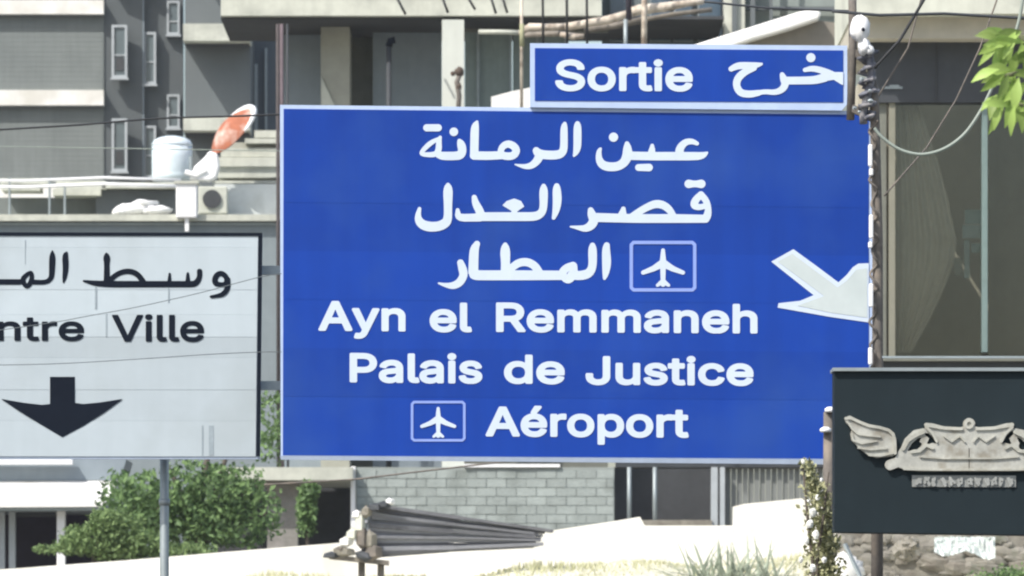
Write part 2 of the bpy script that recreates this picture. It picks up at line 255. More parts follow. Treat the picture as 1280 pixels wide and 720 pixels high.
# outlines of the letters used on the signs: character -> [advance, [contour, ...]]
GLYPHS = {"A":[0.48,[[[0.016,0.0],[0.201,0.509],[0.276,0.509],[0.463,0.0],[0.395,0.0],[0.287,0.302],[0.28,0.323],[0.272,0.346],[0.264,0.372],[0.255,0.402],[0.244,0.438],[0.232,0.478],[0.245,0.478],[0.233,0.437],[0.222,0.402],[0.213,0.371],[0.204,0.345],[0.197,0.322],[0.191,0.302],[0.085,0.0]],[[0.11,0.142],[0.11,0.199],[0.37,0.199],[0.37,0.142]]]],"y":[0.389,[[[0.047,-0.139],[0.061,-0.086],[0.071,-0.087],[0.083,-0.089],[0.094,-0.09],[0.104,-0.089],[0.113,-0.086],[0.122,-0.081],[0.13,-0.074],[0.138,-0.064],[0.145,-0.051],[0.151,-0.036],[0.163,-0.001],[0.017,0.379],[0.084,0.379],[0.165,0.155],[0.187,0.087],[0.206,0.021],[0.184,0.021],[0.202,0.087],[0.224,0.155],[0.305,0.379],[0.371,0.379],[0.204,-0.058],[0.196,-0.077],[0.187,-0.093],[0.177,-0.107],[0.165,-0.119],[0.153,-0.128],[0.139,-0.136],[0.125,-0.141],[0.109,-0.144],[0.091,-0.145],[0.082,-0.145],[0.073,-0.144],[0.065,-0.143],[0.057,-0.142],[0.052,-0.14]]]],"n":[0.41,[[[0.114,0.227],[0.114,0.0],[0.053,0.0],[0.053,0.379],[0.112,0.379],[0.112,0.287],[0.102,0.287],[0.116,0.319],[0.132,0.344],[0.152,0.362],[0.175,0.374],[0.2,0.382],[0.227,0.384],[0.252,0.383],[0.275,0.377],[0.295,0.369],[0.313,0.356],[0.328,0.34],[0.341,0.321],[0.35,0.298],[0.355,0.271],[0.357,0.24],[0.357,0.0],[0.296,0.0],[0.296,0.235],[0.293,0.263],[0.286,0.286],[0.273,0.304],[0.256,0.318],[0.235,0.326],[0.21,0.329],[0.192,0.328],[0.176,0.324],[0.161,0.317],[0.147,0.308],[0.136,0.297],[0.126,0.283],[0.119,0.266],[0.115,0.248]]]],"e":[0.404,[[[0.212,-0.008],[0.177,-0.005],[0.145,0.003],[0.117,0.016],[0.092,0.035],[0.072,0.058],[0.056,0.085],[0.044,0.116],[0.037,0.15],[0.034,0.187],[0.036,0.224],[0.044,0.258],[0.055,0.29],[0.071,0.317],[0.091,0.34],[0.115,0.359],[0.142,0.373],[0.172,0.382],[0.205,0.384],[0.226,0.383],[0.246,0.38],[0.266,0.374],[0.285,0.366],[0.303,0.355],[0.319,0.341],[0.334,0.324],[0.347,0.305],[0.357,0.282],[0.365,0.256],[0.37,0.227],[0.371,0.194],[0.371,0.169],[0.075,0.169],[0.075,0.221],[0.338,0.221],[0.31,0.202],[0.308,0.226],[0.304,0.248],[0.298,0.269],[0.288,0.286],[0.277,0.301],[0.263,0.314],[0.246,0.323],[0.227,0.328],[0.205,0.33],[0.183,0.328],[0.164,0.323],[0.146,0.313],[0.131,0.301],[0.119,0.286],[0.109,0.27],[0.102,0.251],[0.097,0.231],[0.096,0.211],[0.096,0.178],[0.098,0.151],[0.102,0.127],[0.11,0.106],[0.121,0.088],[0.135,0.073],[0.151,0.061],[0.169,0.053],[0.19,0.048],[0.212,0.046],[0.227,0.047],[0.241,0.049],[0.254,0.053],[0.265,0.058],[0.276,0.065],[0.285,0.073],[0.294,0.082],[0.3,0.093],[0.306,0.105],[0.365,0.091],[0.358,0.072],[0.348,0.055],[0.335,0.039],[0.32,0.026],[0.302,0.014],[0.283,0.004],[0.261,-0.003],[0.237,-0.007]]]],"l":[0.189,[[[0.139,-0.002],[0.112,0.0],[0.091,0.008],[0.074,0.02],[0.062,0.037],[0.055,0.059],[0.053,0.084],[0.053,0.509],[0.114,0.509],[0.114,0.099],[0.114,0.083],[0.117,0.071],[0.12,0.062],[0.126,0.057],[0.135,0.053],[0.146,0.052],[0.152,0.052],[0.157,0.052],[0.16,0.053],[0.17,0.054],[0.181,0.003],[0.162,-0.001]]]],"R":[0.449,[[[0.06,0.0],[0.06,0.509],[0.236,0.509],[0.273,0.506],[0.305,0.5],[0.333,0.489],[0.356,0.473],[0.376,0.455],[0.39,0.433],[0.401,0.408],[0.407,0.381],[0.409,0.352],[0.407,0.323],[0.401,0.296],[0.39,0.271],[0.376,0.25],[0.356,0.232],[0.333,0.217],[0.305,0.206],[0.273,0.2],[0.236,0.198],[0.096,0.198],[0.096,0.255],[0.234,0.255],[0.258,0.256],[0.28,0.26],[0.298,0.267],[0.313,0.276],[0.325,0.287],[0.334,0.3],[0.34,0.316],[0.344,0.333],[0.345,0.352],[0.344,0.371],[0.34,0.389],[0.334,0.405],[0.325,0.419],[0.313,0.43],[0.298,0.44],[0.279,0.446],[0.258,0.451],[0.233,0.452],[0.125,0.452],[0.125,0.0]],[[0.353,0.0],[0.23,0.229],[0.303,0.229],[0.428,0.0]]]],"m":[0.61,[[[0.053,0.0],[0.053,0.379],[0.112,0.379],[0.112,0.295],[0.108,0.295],[0.114,0.314],[0.122,0.331],[0.132,0.346],[0.144,0.358],[0.158,0.368],[0.172,0.376],[0.187,0.382],[0.203,0.385],[0.219,0.386],[0.245,0.383],[0.268,0.375],[0.287,0.361],[0.303,0.342],[0.314,0.32],[0.321,0.295],[0.312,0.295],[0.318,0.312],[0.326,0.329],[0.337,0.343],[0.35,0.356],[0.364,0.366],[0.381,0.375],[0.398,0.381],[0.417,0.385],[0.437,0.386],[0.458,0.385],[0.478,0.38],[0.497,0.372],[0.514,0.361],[0.529,0.346],[0.541,0.328],[0.55,0.307],[0.555,0.283],[0.557,0.255],[0.557,0.0],[0.496,0.0],[0.496,0.254],[0.493,0.279],[0.485,0.298],[0.473,0.313],[0.456,0.323],[0.438,0.329],[0.419,0.33],[0.402,0.329],[0.387,0.326],[0.374,0.32],[0.363,0.312],[0.353,0.302],[0.345,0.29],[0.34,0.277],[0.336,0.263],[0.335,0.247],[0.335,0.0],[0.274,0.0],[0.274,0.26],[0.272,0.28],[0.265,0.297],[0.253,0.311],[0.238,0.322],[0.22,0.328],[0.199,0.33],[0.185,0.329],[0.171,0.326],[0.158,0.32],[0.145,0.312],[0.135,0.302],[0.126,0.289],[0.119,0.274],[0.115,0.257],[0.114,0.238],[0.114,0.0]]]],"h":[0.41,[[[0.114,0.227],[0.114,0.0],[0.053,0.0],[0.053,0.509],[0.114,0.509],[0.114,0.287],[0.102,0.287],[0.116,0.319],[0.132,0.344],[0.152,0.362],[0.175,0.374],[0.2,0.382],[0.227,0.384],[0.252,0.383],[0.275,0.377],[0.295,0.369],[0.313,0.356],[0.328,0.34],[0.341,0.321],[0.35,0.298],[0.355,0.271],[0.357,0.24],[0.357,0.0],[0.296,0.0],[0.296,0.235],[0.293,0.263],[0.286,0.286],[0.273,0.304],[0.256,0.318],[0.235,0.326],[0.21,0.329],[0.192,0.328],[0.176,0.324],[0.161,0.317],[0.147,0.308],[0.136,0.297],[0.126,0.283],[0.119,0.266],[0.115,0.248]]]],"P":[0.445,[[[0.06,0.0],[0.06,0.509],[0.235,0.509],[0.272,0.506],[0.305,0.499],[0.332,0.487],[0.356,0.471],[0.375,0.452],[0.39,0.43],[0.4,0.404],[0.407,0.377],[0.409,0.348],[0.407,0.318],[0.4,0.291],[0.39,0.265],[0.375,0.243],[0.356,0.223],[0.332,0.207],[0.305,0.195],[0.272,0.188],[0.235,0.186],[0.109,0.186],[0.109,0.242],[0.233,0.242],[0.257,0.244],[0.279,0.248],[0.297,0.256],[0.312,0.266],[0.324,0.279],[0.333,0.294],[0.339,0.31],[0.343,0.328],[0.344,0.348],[0.343,0.367],[0.339,0.385],[0.333,0.402],[0.324,0.416],[0.312,0.428],[0.297,0.439],[0.279,0.446],[0.257,0.451],[0.232,0.452],[0.125,0.452],[0.125,0.0]]]],"a":[0.389,[[[0.16,-0.009],[0.137,-0.007],[0.115,-0.003],[0.094,0.005],[0.076,0.015],[0.06,0.029],[0.048,0.045],[0.038,0.063],[0.032,0.084],[0.03,0.108],[0.032,0.128],[0.036,0.146],[0.043,0.161],[0.053,0.174],[0.064,0.184],[0.078,0.193],[0.092,0.2],[0.108,0.206],[0.125,0.211],[0.178,0.22],[0.2,0.223],[0.218,0.225],[0.234,0.227],[0.247,0.229],[0.257,0.231],[0.265,0.235],[0.271,0.24],[0.274,0.246],[0.276,0.255],[0.276,0.257],[0.275,0.272],[0.272,0.285],[0.267,0.297],[0.26,0.307],[0.251,0.315],[0.24,0.322],[0.227,0.327],[0.212,0.33],[0.196,0.331],[0.178,0.33],[0.163,0.327],[0.149,0.322],[0.137,0.316],[0.127,0.309],[0.118,0.301],[0.11,0.292],[0.104,0.283],[0.1,0.274],[0.041,0.291],[0.051,0.313],[0.064,0.331],[0.079,0.346],[0.095,0.358],[0.114,0.368],[0.133,0.375],[0.153,0.38],[0.173,0.383],[0.194,0.384],[0.208,0.384],[0.223,0.382],[0.239,0.379],[0.255,0.375],[0.271,0.369],[0.286,0.36],[0.3,0.35],[0.312,0.336],[0.322,0.32],[0.33,0.301],[0.335,0.278],[0.337,0.251],[0.337,0.0],[0.277,0.0],[0.277,0.052],[0.272,0.052],[0.267,0.043],[0.26,0.034],[0.252,0.025],[0.242,0.016],[0.229,0.008],[0.215,0.001],[0.199,-0.004],[0.181,-0.007]],[[0.17,0.045],[0.192,0.047],[0.211,0.051],[0.228,0.059],[0.242,0.068],[0.254,0.08],[0.263,0.093],[0.27,0.108],[0.274,0.122],[0.276,0.138],[0.276,0.19],[0.272,0.187],[0.267,0.184],[0.259,0.182],[0.231,0.176],[0.2,0.171],[0.191,0.17],[0.182,0.169],[0.175,0.168],[0.161,0.166],[0.147,0.163],[0.134,0.159],[0.122,0.153],[0.112,0.147],[0.103,0.139],[0.097,0.13],[0.093,0.118],[0.092,0.105],[0.093,0.093],[0.096,0.082],[0.102,0.072],[0.109,0.064],[0.119,0.057],[0.13,0.052],[0.142,0.048],[0.156,0.046]]]],"i":[0.167,[[[0.053,0.0],[0.053,0.379],[0.114,0.379],[0.114,0.0]],[[0.084,0.443],[0.073,0.444],[0.063,0.448],[0.054,0.455],[0.047,0.463],[0.043,0.472],[0.041,0.483],[0.043,0.494],[0.047,0.504],[0.054,0.512],[0.063,0.518],[0.073,0.522],[0.084,0.524],[0.095,0.522],[0.105,0.518],[0.114,0.512],[0.121,0.504],[0.125,0.494],[0.126,0.483],[0.125,0.472],[0.121,0.463],[0.114,0.455],[0.105,0.448],[0.095,0.444]]]],"s":[0.365,[[[0.182,-0.008],[0.157,-0.007],[0.133,-0.003],[0.112,0.003],[0.093,0.012],[0.076,0.024],[0.062,0.038],[0.05,0.054],[0.041,0.073],[0.036,0.094],[0.094,0.107],[0.101,0.087],[0.111,0.072],[0.124,0.06],[0.141,0.052],[0.16,0.047],[0.181,0.045],[0.206,0.047],[0.227,0.053],[0.244,0.062],[0.258,0.074],[0.265,0.088],[0.268,0.103],[0.266,0.115],[0.262,0.126],[0.254,0.136],[0.243,0.144],[0.229,0.15],[0.212,0.155],[0.149,0.17],[0.118,0.18],[0.092,0.192],[0.072,0.208],[0.058,0.227],[0.05,0.249],[0.047,0.274],[0.049,0.295],[0.055,0.314],[0.065,0.332],[0.079,0.347],[0.095,0.36],[0.115,0.37],[0.137,0.378],[0.161,0.383],[0.187,0.384],[0.212,0.383],[0.234,0.379],[0.254,0.372],[0.271,0.363],[0.286,0.352],[0.299,0.339],[0.309,0.324],[0.318,0.308],[0.324,0.29],[0.268,0.277],[0.262,0.291],[0.254,0.304],[0.243,0.316],[0.228,0.325],[0.21,0.331],[0.187,0.333],[0.166,0.331],[0.147,0.326],[0.131,0.317],[0.119,0.305],[0.111,0.292],[0.109,0.277],[0.11,0.264],[0.115,0.253],[0.124,0.243],[0.136,0.235],[0.152,0.229],[0.172,0.223],[0.229,0.209],[0.261,0.2],[0.287,0.187],[0.306,0.171],[0.32,0.153],[0.328,0.131],[0.331,0.107],[0.329,0.085],[0.323,0.065],[0.312,0.047],[0.298,0.031],[0.281,0.018],[0.26,0.006],[0.236,-0.002],[0.21,-0.007]]]],"d":[0.424,[[[0.195,-0.008],[0.165,-0.006],[0.137,0.003],[0.111,0.016],[0.089,0.034],[0.07,0.057],[0.055,0.084],[0.043,0.116],[0.036,0.151],[0.034,0.189],[0.036,0.227],[0.043,0.261],[0.055,0.293],[0.07,0.32],[0.089,0.342],[0.112,0.361],[0.137,0.374],[0.165,0.382],[0.196,0.384],[0.218,0.383],[0.237,0.379],[0.253,0.373],[0.267,0.364],[0.278,0.355],[0.287,0.346],[0.295,0.336],[0.301,0.327],[0.306,0.319],[0.311,0.319],[0.311,0.509],[0.372,0.509],[0.372,0.0],[0.313,0.0],[0.313,0.059],[0.307,0.059],[0.301,0.05],[0.295,0.041],[0.287,0.031],[0.277,0.021],[0.266,0.012],[0.252,0.004],[0.236,-0.003],[0.217,-0.007]],[[0.205,0.047],[0.226,0.049],[0.246,0.055],[0.263,0.065],[0.278,0.078],[0.29,0.095],[0.299,0.115],[0.306,0.138],[0.31,0.162],[0.312,0.189],[0.31,0.216],[0.306,0.241],[0.3,0.263],[0.29,0.282],[0.278,0.299],[0.263,0.312],[0.246,0.322],[0.227,0.328],[0.205,0.33],[0.182,0.328],[0.162,0.322],[0.145,0.311],[0.13,0.298],[0.118,0.281],[0.108,0.261],[0.102,0.239],[0.098,0.215],[0.096,0.189],[0.098,0.163],[0.102,0.139],[0.109,0.117],[0.118,0.097],[0.13,0.08],[0.145,0.066],[0.162,0.055],[0.182,0.049]]]],"J":[0.396,[[[0.185,-0.007],[0.159,-0.005],[0.135,-0.0],[0.113,0.007],[0.093,0.019],[0.075,0.033],[0.06,0.05],[0.048,0.07],[0.04,0.092],[0.035,0.118],[0.033,0.145],[0.033,0.173],[0.098,0.173],[0.098,0.145],[0.1,0.117],[0.108,0.093],[0.122,0.074],[0.139,0.061],[0.16,0.053],[0.185,0.05],[0.209,0.053],[0.23,0.061],[0.248,0.074],[0.261,0.093],[0.269,0.117],[0.272,0.145],[0.272,0.509],[0.336,0.509],[0.336,0.145],[0.335,0.118],[0.33,0.092],[0.321,0.07],[0.309,0.05],[0.294,0.033],[0.276,0.019],[0.256,0.007],[0.235,-0.0],[0.211,-0.005]]]],"u":[0.41,[[[0.182,-0.005],[0.158,-0.003],[0.135,0.002],[0.115,0.011],[0.097,0.023],[0.082,0.039],[0.069,0.059],[0.06,0.082],[0.054,0.109],[0.053,0.139],[0.053,0.379],[0.114,0.379],[0.114,0.144],[0.116,0.117],[0.124,0.094],[0.137,0.075],[0.154,0.061],[0.175,0.053],[0.2,0.05],[0.218,0.051],[0.234,0.055],[0.249,0.062],[0.263,0.071],[0.274,0.083],[0.283,0.097],[0.29,0.113],[0.295,0.132],[0.296,0.153],[0.296,0.379],[0.357,0.379],[0.357,0.0],[0.298,0.0],[0.298,0.092],[0.307,0.092],[0.294,0.06],[0.277,0.035],[0.257,0.017],[0.234,0.005],[0.209,-0.003]]]],"t":[0.227,[[[0.204,0.379],[0.204,0.327],[0.006,0.327],[0.006,0.379]],[[0.065,0.471],[0.126,0.471],[0.126,0.098],[0.127,0.083],[0.13,0.07],[0.136,0.061],[0.144,0.055],[0.156,0.051],[0.17,0.05],[0.185,0.051],[0.202,0.054],[0.213,0.002],[0.192,-0.003],[0.168,-0.004],[0.138,-0.001],[0.113,0.007],[0.092,0.021],[0.077,0.041],[0.068,0.064],[0.065,0.093]]]],"c":[0.396,[[[0.207,-0.008],[0.174,-0.005],[0.144,0.003],[0.117,0.016],[0.093,0.035],[0.072,0.058],[0.056,0.085],[0.044,0.116],[0.037,0.15],[0.034,0.187],[0.037,0.225],[0.044,0.26],[0.056,0.291],[0.072,0.318],[0.093,0.341],[0.117,0.36],[0.144,0.374],[0.174,0.382],[0.207,0.384],[0.226,0.384],[0.243,0.381],[0.26,0.377],[0.276,0.371],[0.291,0.364],[0.305,0.356],[0.318,0.346],[0.33,0.335],[0.34,0.322],[0.349,0.308],[0.356,0.293],[0.362,0.277],[0.303,0.262],[0.3,0.272],[0.295,0.281],[0.29,0.289],[0.284,0.297],[0.278,0.304],[0.27,0.311],[0.261,0.316],[0.252,0.321],[0.242,0.325],[0.231,0.328],[0.22,0.329],[0.207,0.33],[0.184,0.328],[0.163,0.321],[0.145,0.31],[0.13,0.296],[0.118,0.278],[0.108,0.258],[0.102,0.236],[0.098,0.212],[0.096,0.187],[0.098,0.163],[0.102,0.139],[0.108,0.117],[0.118,0.097],[0.13,0.08],[0.145,0.066],[0.163,0.055],[0.184,0.049],[0.207,0.046],[0.22,0.047],[0.232,0.049],[0.243,0.052],[0.253,0.055],[0.262,0.06],[0.271,0.066],[0.279,0.073],[0.285,0.08],[0.292,0.089],[0.297,0.098],[0.301,0.107],[0.304,0.117],[0.363,0.102],[0.357,0.086],[0.35,0.07],[0.341,0.056],[0.331,0.043],[0.319,0.032],[0.306,0.021],[0.292,0.012],[0.277,0.005],[0.261,-0.001],[0.244,-0.005],[0.226,-0.007]]]],"r":[0.259,[[[0.053,0.0],[0.053,0.379],[0.112,0.379],[0.112,0.321],[0.115,0.321],[0.124,0.339],[0.137,0.354],[0.152,0.367],[0.171,0.377],[0.191,0.383],[0.213,0.385],[0.229,0.384],[0.243,0.384],[0.243,0.322],[0.241,0.323],[0.236,0.324],[0.23,0.324],[0.207,0.326],[0.19,0.324],[0.174,0.321],[0.159,0.315],[0.146,0.306],[0.135,0.296],[0.126,0.284],[0.119,0.269],[0.115,0.254],[0.114,0.237],[0.114,0.0]]]],"o":[0.415,[[[0.207,-0.008],[0.174,-0.005],[0.144,0.003],[0.117,0.016],[0.093,0.035],[0.072,0.058],[0.056,0.085],[0.044,0.116],[0.037,0.15],[0.034,0.187],[0.037,0.225],[0.044,0.26],[0.056,0.291],[0.072,0.318],[0.093,0.341],[0.117,0.36],[0.144,0.374],[0.174,0.382],[0.207,0.384],[0.241,0.382],[0.271,0.374],[0.299,0.36],[0.323,0.341],[0.343,0.318],[0.359,0.291],[0.371,0.26],[0.379,0.225],[0.381,0.187],[0.379,0.15],[0.371,0.116],[0.359,0.085],[0.343,0.058],[0.323,0.035],[0.299,0.016],[0.271,0.003],[0.241,-0.005]],[[0.207,0.046],[0.231,0.049],[0.252,0.055],[0.27,0.066],[0.285,0.08],[0.298,0.097],[0.307,0.117],[0.314,0.139],[0.318,0.163],[0.319,0.187],[0.318,0.212],[0.314,0.236],[0.307,0.258],[0.298,0.278],[0.285,0.296],[0.27,0.31],[0.252,0.321],[0.231,0.328],[0.207,0.33],[0.184,0.328],[0.163,0.321],[0.145,0.31],[0.13,0.296],[0.118,0.278],[0.108,0.258],[0.102,0.236],[0.098,0.212],[0.096,0.187],[0.098,0.163],[0.102,0.139],[0.108,0.117],[0.118,0.097],[0.13,0.08],[0.145,0.066],[0.163,0.055],[0.184,0.049]]]],"p":[0.424,[[[0.053,-0.143],[0.053,0.379],[0.112,0.379],[0.112,0.319],[0.118,0.319],[0.123,0.327],[0.13,0.336],[0.137,0.346],[0.147,0.355],[0.158,0.364],[0.171,0.373],[0.188,0.379],[0.207,0.383],[0.229,0.384],[0.259,0.382],[0.287,0.374],[0.313,0.361],[0.335,0.342],[0.354,0.32],[0.37,0.293],[0.381,0.261],[0.388,0.227],[0.39,0.189],[0.388,0.151],[0.381,0.116],[0.37,0.084],[0.355,0.057],[0.336,0.034],[0.313,0.016],[0.288,0.003],[0.26,-0.006],[0.229,-0.008],[0.208,-0.007],[0.189,-0.003],[0.173,0.004],[0.159,0.012],[0.147,0.021],[0.138,0.031],[0.13,0.041],[0.124,0.05],[0.118,0.059],[0.114,0.059],[0.114,-0.143]],[[0.22,0.047],[0.242,0.049],[0.262,0.055],[0.279,0.066],[0.294,0.08],[0.306,0.097],[0.316,0.117],[0.323,0.139],[0.327,0.163],[0.328,0.189],[0.327,0.215],[0.323,0.239],[0.316,0.261],[0.307,0.281],[0.295,0.298],[0.28,0.311],[0.262,0.322],[0.243,0.328],[0.22,0.33],[0.198,0.328],[0.178,0.322],[0.161,0.312],[0.147,0.299],[0.134,0.282],[0.125,0.263],[0.118,0.241],[0.114,0.216],[0.113,0.189],[0.114,0.162],[0.118,0.138],[0.125,0.115],[0.135,0.095],[0.147,0.078],[0.162,0.065],[0.179,0.055],[0.198,0.049]]]],"S":[0.447,[[[0.224,-0.009],[0.188,-0.007],[0.156,-0.001],[0.128,0.009],[0.102,0.023],[0.081,0.04],[0.064,0.06],[0.051,0.083],[0.042,0.109],[0.038,0.137],[0.104,0.137],[0.108,0.118],[0.114,0.102],[0.123,0.088],[0.136,0.076],[0.15,0.066],[0.166,0.059],[0.185,0.053],[0.204,0.05],[0.224,0.049],[0.246,0.05],[0.267,0.054],[0.286,0.06],[0.303,0.069],[0.317,0.079],[0.329,0.092],[0.338,0.106],[0.344,0.122],[0.346,0.139],[0.344,0.154],[0.34,0.168],[0.332,0.179],[0.322,0.189],[0.31,0.197],[0.296,0.205],[0.28,0.211],[0.263,0.217],[0.245,0.222],[0.184,0.239],[0.145,0.253],[0.112,0.269],[0.086,0.289],[0.067,0.313],[0.056,0.341],[0.052,0.372],[0.054,0.4],[0.062,0.425],[0.075,0.448],[0.092,0.468],[0.113,0.484],[0.138,0.498],[0.165,0.508],[0.195,0.514],[0.227,0.516],[0.259,0.514],[0.289,0.508],[0.316,0.498],[0.34,0.484],[0.36,0.468],[0.377,0.449],[0.39,0.427],[0.398,0.403],[0.401,0.378],[0.337,0.378],[0.332,0.402],[0.32,0.421],[0.302,0.437],[0.28,0.449],[0.254,0.456],[0.225,0.459],[0.204,0.457],[0.185,0.454],[0.167,0.448],[0.152,0.44],[0.139,0.43],[0.129,0.418],[0.121,0.405],[0.117,0.391],[0.115,0.376],[0.117,0.359],[0.122,0.345],[0.131,0.334],[0.142,0.324],[0.155,0.315],[0.169,0.308],[0.184,0.302],[0.198,0.297],[0.212,0.293],[0.264,0.279],[0.279,0.275],[0.295,0.27],[0.312,0.264],[0.328,0.256],[0.344,0.248],[0.359,0.238],[0.372,0.226],[0.384,0.213],[0.395,0.198],[0.402,0.18],[0.407,0.161],[0.408,0.139],[0.406,0.112],[0.399,0.087],[0.386,0.064],[0.37,0.043],[0.349,0.025],[0.323,0.011],[0.294,-0.0],[0.261,-0.007]]]],"V":[0.48,[[[0.204,0.0],[0.016,0.509],[0.084,0.509],[0.192,0.206],[0.199,0.187],[0.207,0.164],[0.215,0.137],[0.225,0.106],[0.236,0.071],[0.248,0.031],[0.235,0.031],[0.247,0.071],[0.257,0.107],[0.267,0.138],[0.276,0.165],[0.283,0.187],[0.29,0.206],[0.395,0.509],[0.463,0.509],[0.278,0.0]]]],"C":[0.51,[[[0.267,-0.007],[0.225,-0.003],[0.186,0.007],[0.15,0.025],[0.119,0.049],[0.092,0.079],[0.07,0.115],[0.053,0.157],[0.044,0.203],[0.04,0.254],[0.044,0.305],[0.053,0.352],[0.07,0.393],[0.092,0.429],[0.119,0.459],[0.15,0.484],[0.186,0.501],[0.225,0.512],[0.267,0.516],[0.293,0.514],[0.317,0.511],[0.34,0.504],[0.362,0.496],[0.383,0.485],[0.402,0.471],[0.419,0.456],[0.435,0.438],[0.448,0.418],[0.459,0.397],[0.467,0.373],[0.473,0.348],[0.408,0.348],[0.404,0.365],[0.397,0.38],[0.389,0.395],[0.38,0.407],[0.369,0.418],[0.357,0.428],[0.344,0.437],[0.33,0.444],[0.315,0.449],[0.3,0.453],[0.284,0.455],[0.267,0.456],[0.237,0.453],[0.209,0.445],[0.184,0.432],[0.161,0.414],[0.141,0.391],[0.125,0.364],[0.113,0.332],[0.106,0.295],[0.103,0.254],[0.106,0.213],[0.113,0.177],[0.125,0.145],[0.141,0.117],[0.161,0.094],[0.184,0.076],[0.21,0.063],[0.237,0.056],[0.267,0.053],[0.284,0.054],[0.3,0.056],[0.315,0.06],[0.33,0.065],[0.344,0.072],[0.357,0.081],[0.369,0.09],[0.38,0.102],[0.389,0.114],[0.397,0.128],[0.404,0.144],[0.408,0.16],[0.473,0.16],[0.467,0.135],[0.459,0.112],[0.448,0.091],[0.435,0.071],[0.42,0.053],[0.402,0.038],[0.383,0.024],[0.363,0.013],[0.341,0.005],[0.317,-0.002],[0.293,-0.006]]]],"\u00e9":[0.404,[[[0.212,-0.008],[0.177,-0.005],[0.145,0.003],[0.117,0.016],[0.092,0.035],[0.072,0.058],[0.056,0.085],[0.044,0.116],[0.037,0.15],[0.034,0.187],[0.036,0.224],[0.044,0.258],[0.055,0.29],[0.071,0.317],[0.091,0.34],[0.115,0.359],[0.142,0.373],[0.172,0.382],[0.205,0.384],[0.226,0.383],[0.246,0.38],[0.266,0.374],[0.285,0.366],[0.303,0.355],[0.319,0.341],[0.334,0.324],[0.347,0.305],[0.357,0.282],[0.365,0.256],[0.37,0.227],[0.371,0.194],[0.371,0.169],[0.075,0.169],[0.075,0.221],[0.338,0.221],[0.31,0.202],[0.308,0.226],[0.304,0.248],[0.298,0.269],[0.288,0.286],[0.277,0.301],[0.263,0.314],[0.246,0.323],[0.227,0.328],[0.205,0.33],[0.183,0.328],[0.164,0.323],[0.146,0.313],[0.131,0.301],[0.119,0.286],[0.109,0.27],[0.102,0.251],[0.097,0.231],[0.096,0.211],[0.096,0.178],[0.098,0.151],[0.102,0.127],[0.11,0.106],[0.121,0.088],[0.135,0.073],[0.151,0.061],[0.169,0.053],[0.19,0.048],[0.212,0.046],[0.227,0.047],[0.241,0.049],[0.254,0.053],[0.265,0.058],[0.276,0.065],[0.285,0.073],[0.294,0.082],[0.3,0.093],[0.306,0.105],[0.365,0.091],[0.358,0.072],[0.348,0.055],[0.335,0.039],[0.32,0.026],[0.302,0.014],[0.283,0.004],[0.261,-0.003],[0.237,-0.007]],[[0.177,0.429],[0.225,0.529],[0.293,0.529],[0.227,0.429]]]]}
def contour_field(X, Y, cs):
    d = np.full(X.shape, 1e9); ins = np.zeros(X.shape, bool)
    for pts in cs:
        for i in range(len(pts)):
            (x0, y0), (x1, y1) = pts[i], pts[(i + 1) % len(pts)]
            dx, dy = x1 - x0, y1 - y0; t = np.clip(((X - x0) * dx + (Y - y0) * dy) / (dx * dx + dy * dy + 1e-9), 0, 1)
            d = np.minimum(d, np.hypot(X - x0 - t * dx, Y - y0 - t * dy))
            if y0 != y1: ins ^= ((y0 > Y) != (y1 > Y)) & (X < dx * (Y - y0) / (y1 - y0) + x0)
    return np.where(ins, -d, d)
def latin(text, x0, x1, ytop, ybase, D, m, parent, bold=1.85, slope=0.0):
    """word whose ink spans x0..x1 and whose capitals span ytop..ybase (picture pixels)"""
    x = 0; gl = []
    for ch in text:
        adv, cs = GLYPHS[ch]; gl.append([[(px + x, py) for px, py in c] for c in cs]); x += adv
    bx0 = min(p[0] for c in gl[0] for p in c); bx1 = max(p[0] for c in gl[-1] for p in c)
    cap = max(p[1] for c in GLYPHS['P'][1] for p in c)
    sx = (x1 - x0 - 2 * bold) / (bx1 - bx0); sy = (ybase - ytop - 2 * bold) / cap
    def tr(p): px = x0 + bold + (p[0] - bx0) * sx; return (px, ybase - bold - p[1] * sy + slope * (px - x0))
    shapes = [('e', [[tr(p) for p in c] for c in g], bold) for g in gl]
    return mark('lettering', shapes, D, m, parent, .5)

# ------------------------------------------------------------------ materials
M_blue = mat('sign_blue', (.005, .044, .30), .55, .07, .9, .2, streak=.10, objvar=.06, dirt=(.028, .085, .31), dirt_amt=.4, dirt_scale=1.3)
M_white = mat('sign_white', (.56, .64, .76), .5, .05, 3, .3, streak=.03)
M_edge = mat('sign_edge_blue_white', (.42, .52, .72), .5, .1, 3, .3)
M_icon = mat('symbol_frame', (.24, .33, .70), .5, .06, 3, .3)
M_arrow = mat('arrow_worn_white', (.52, .58, .58), .55, .07, 3, .3, dirt=(.42, .48, .48), dirt_amt=.5, dirt_scale=3)
M_rim = mat('sign_rim_grey', (.34, .40, .50), .45, .12, 4, .4, metal=.2)
M_plank = mat('sign_grey_white', (.43, .49, .525), .55, .04, 2, .3, objvar=.09, streak=.04, dirt=(.33, .37, .38), dirt_amt=.45, dirt_scale=1.4)
M_joint = mat('joint_grey', (.30, .35, .38), .6, .15, 6, .2)
M_black = mat('sign_black', (.009, .013, .022), .9, .15, 3, .08)
M_steel = mat('galvanised_steel', (.30, .34, .35), .5, .15, 5, .4, metal=.4, streak=.05)
M_post = mat('weathered_post', (.15, .135, .12), .8, .3, 6, .2, dirt=(.30, .25, .2), dirt_amt=.5, dirt_scale=8)
M_paint = mat('white_paint', (.80, .80, .80), .6, .05, 4)
M_conc = mat('pale_concrete', (.52, .53, .46), .85, .12, 1.2, .2, streak=.08, dirt=(.26, .27, .24), dirt_amt=.5, dirt_scale=1.5, bump=.3)
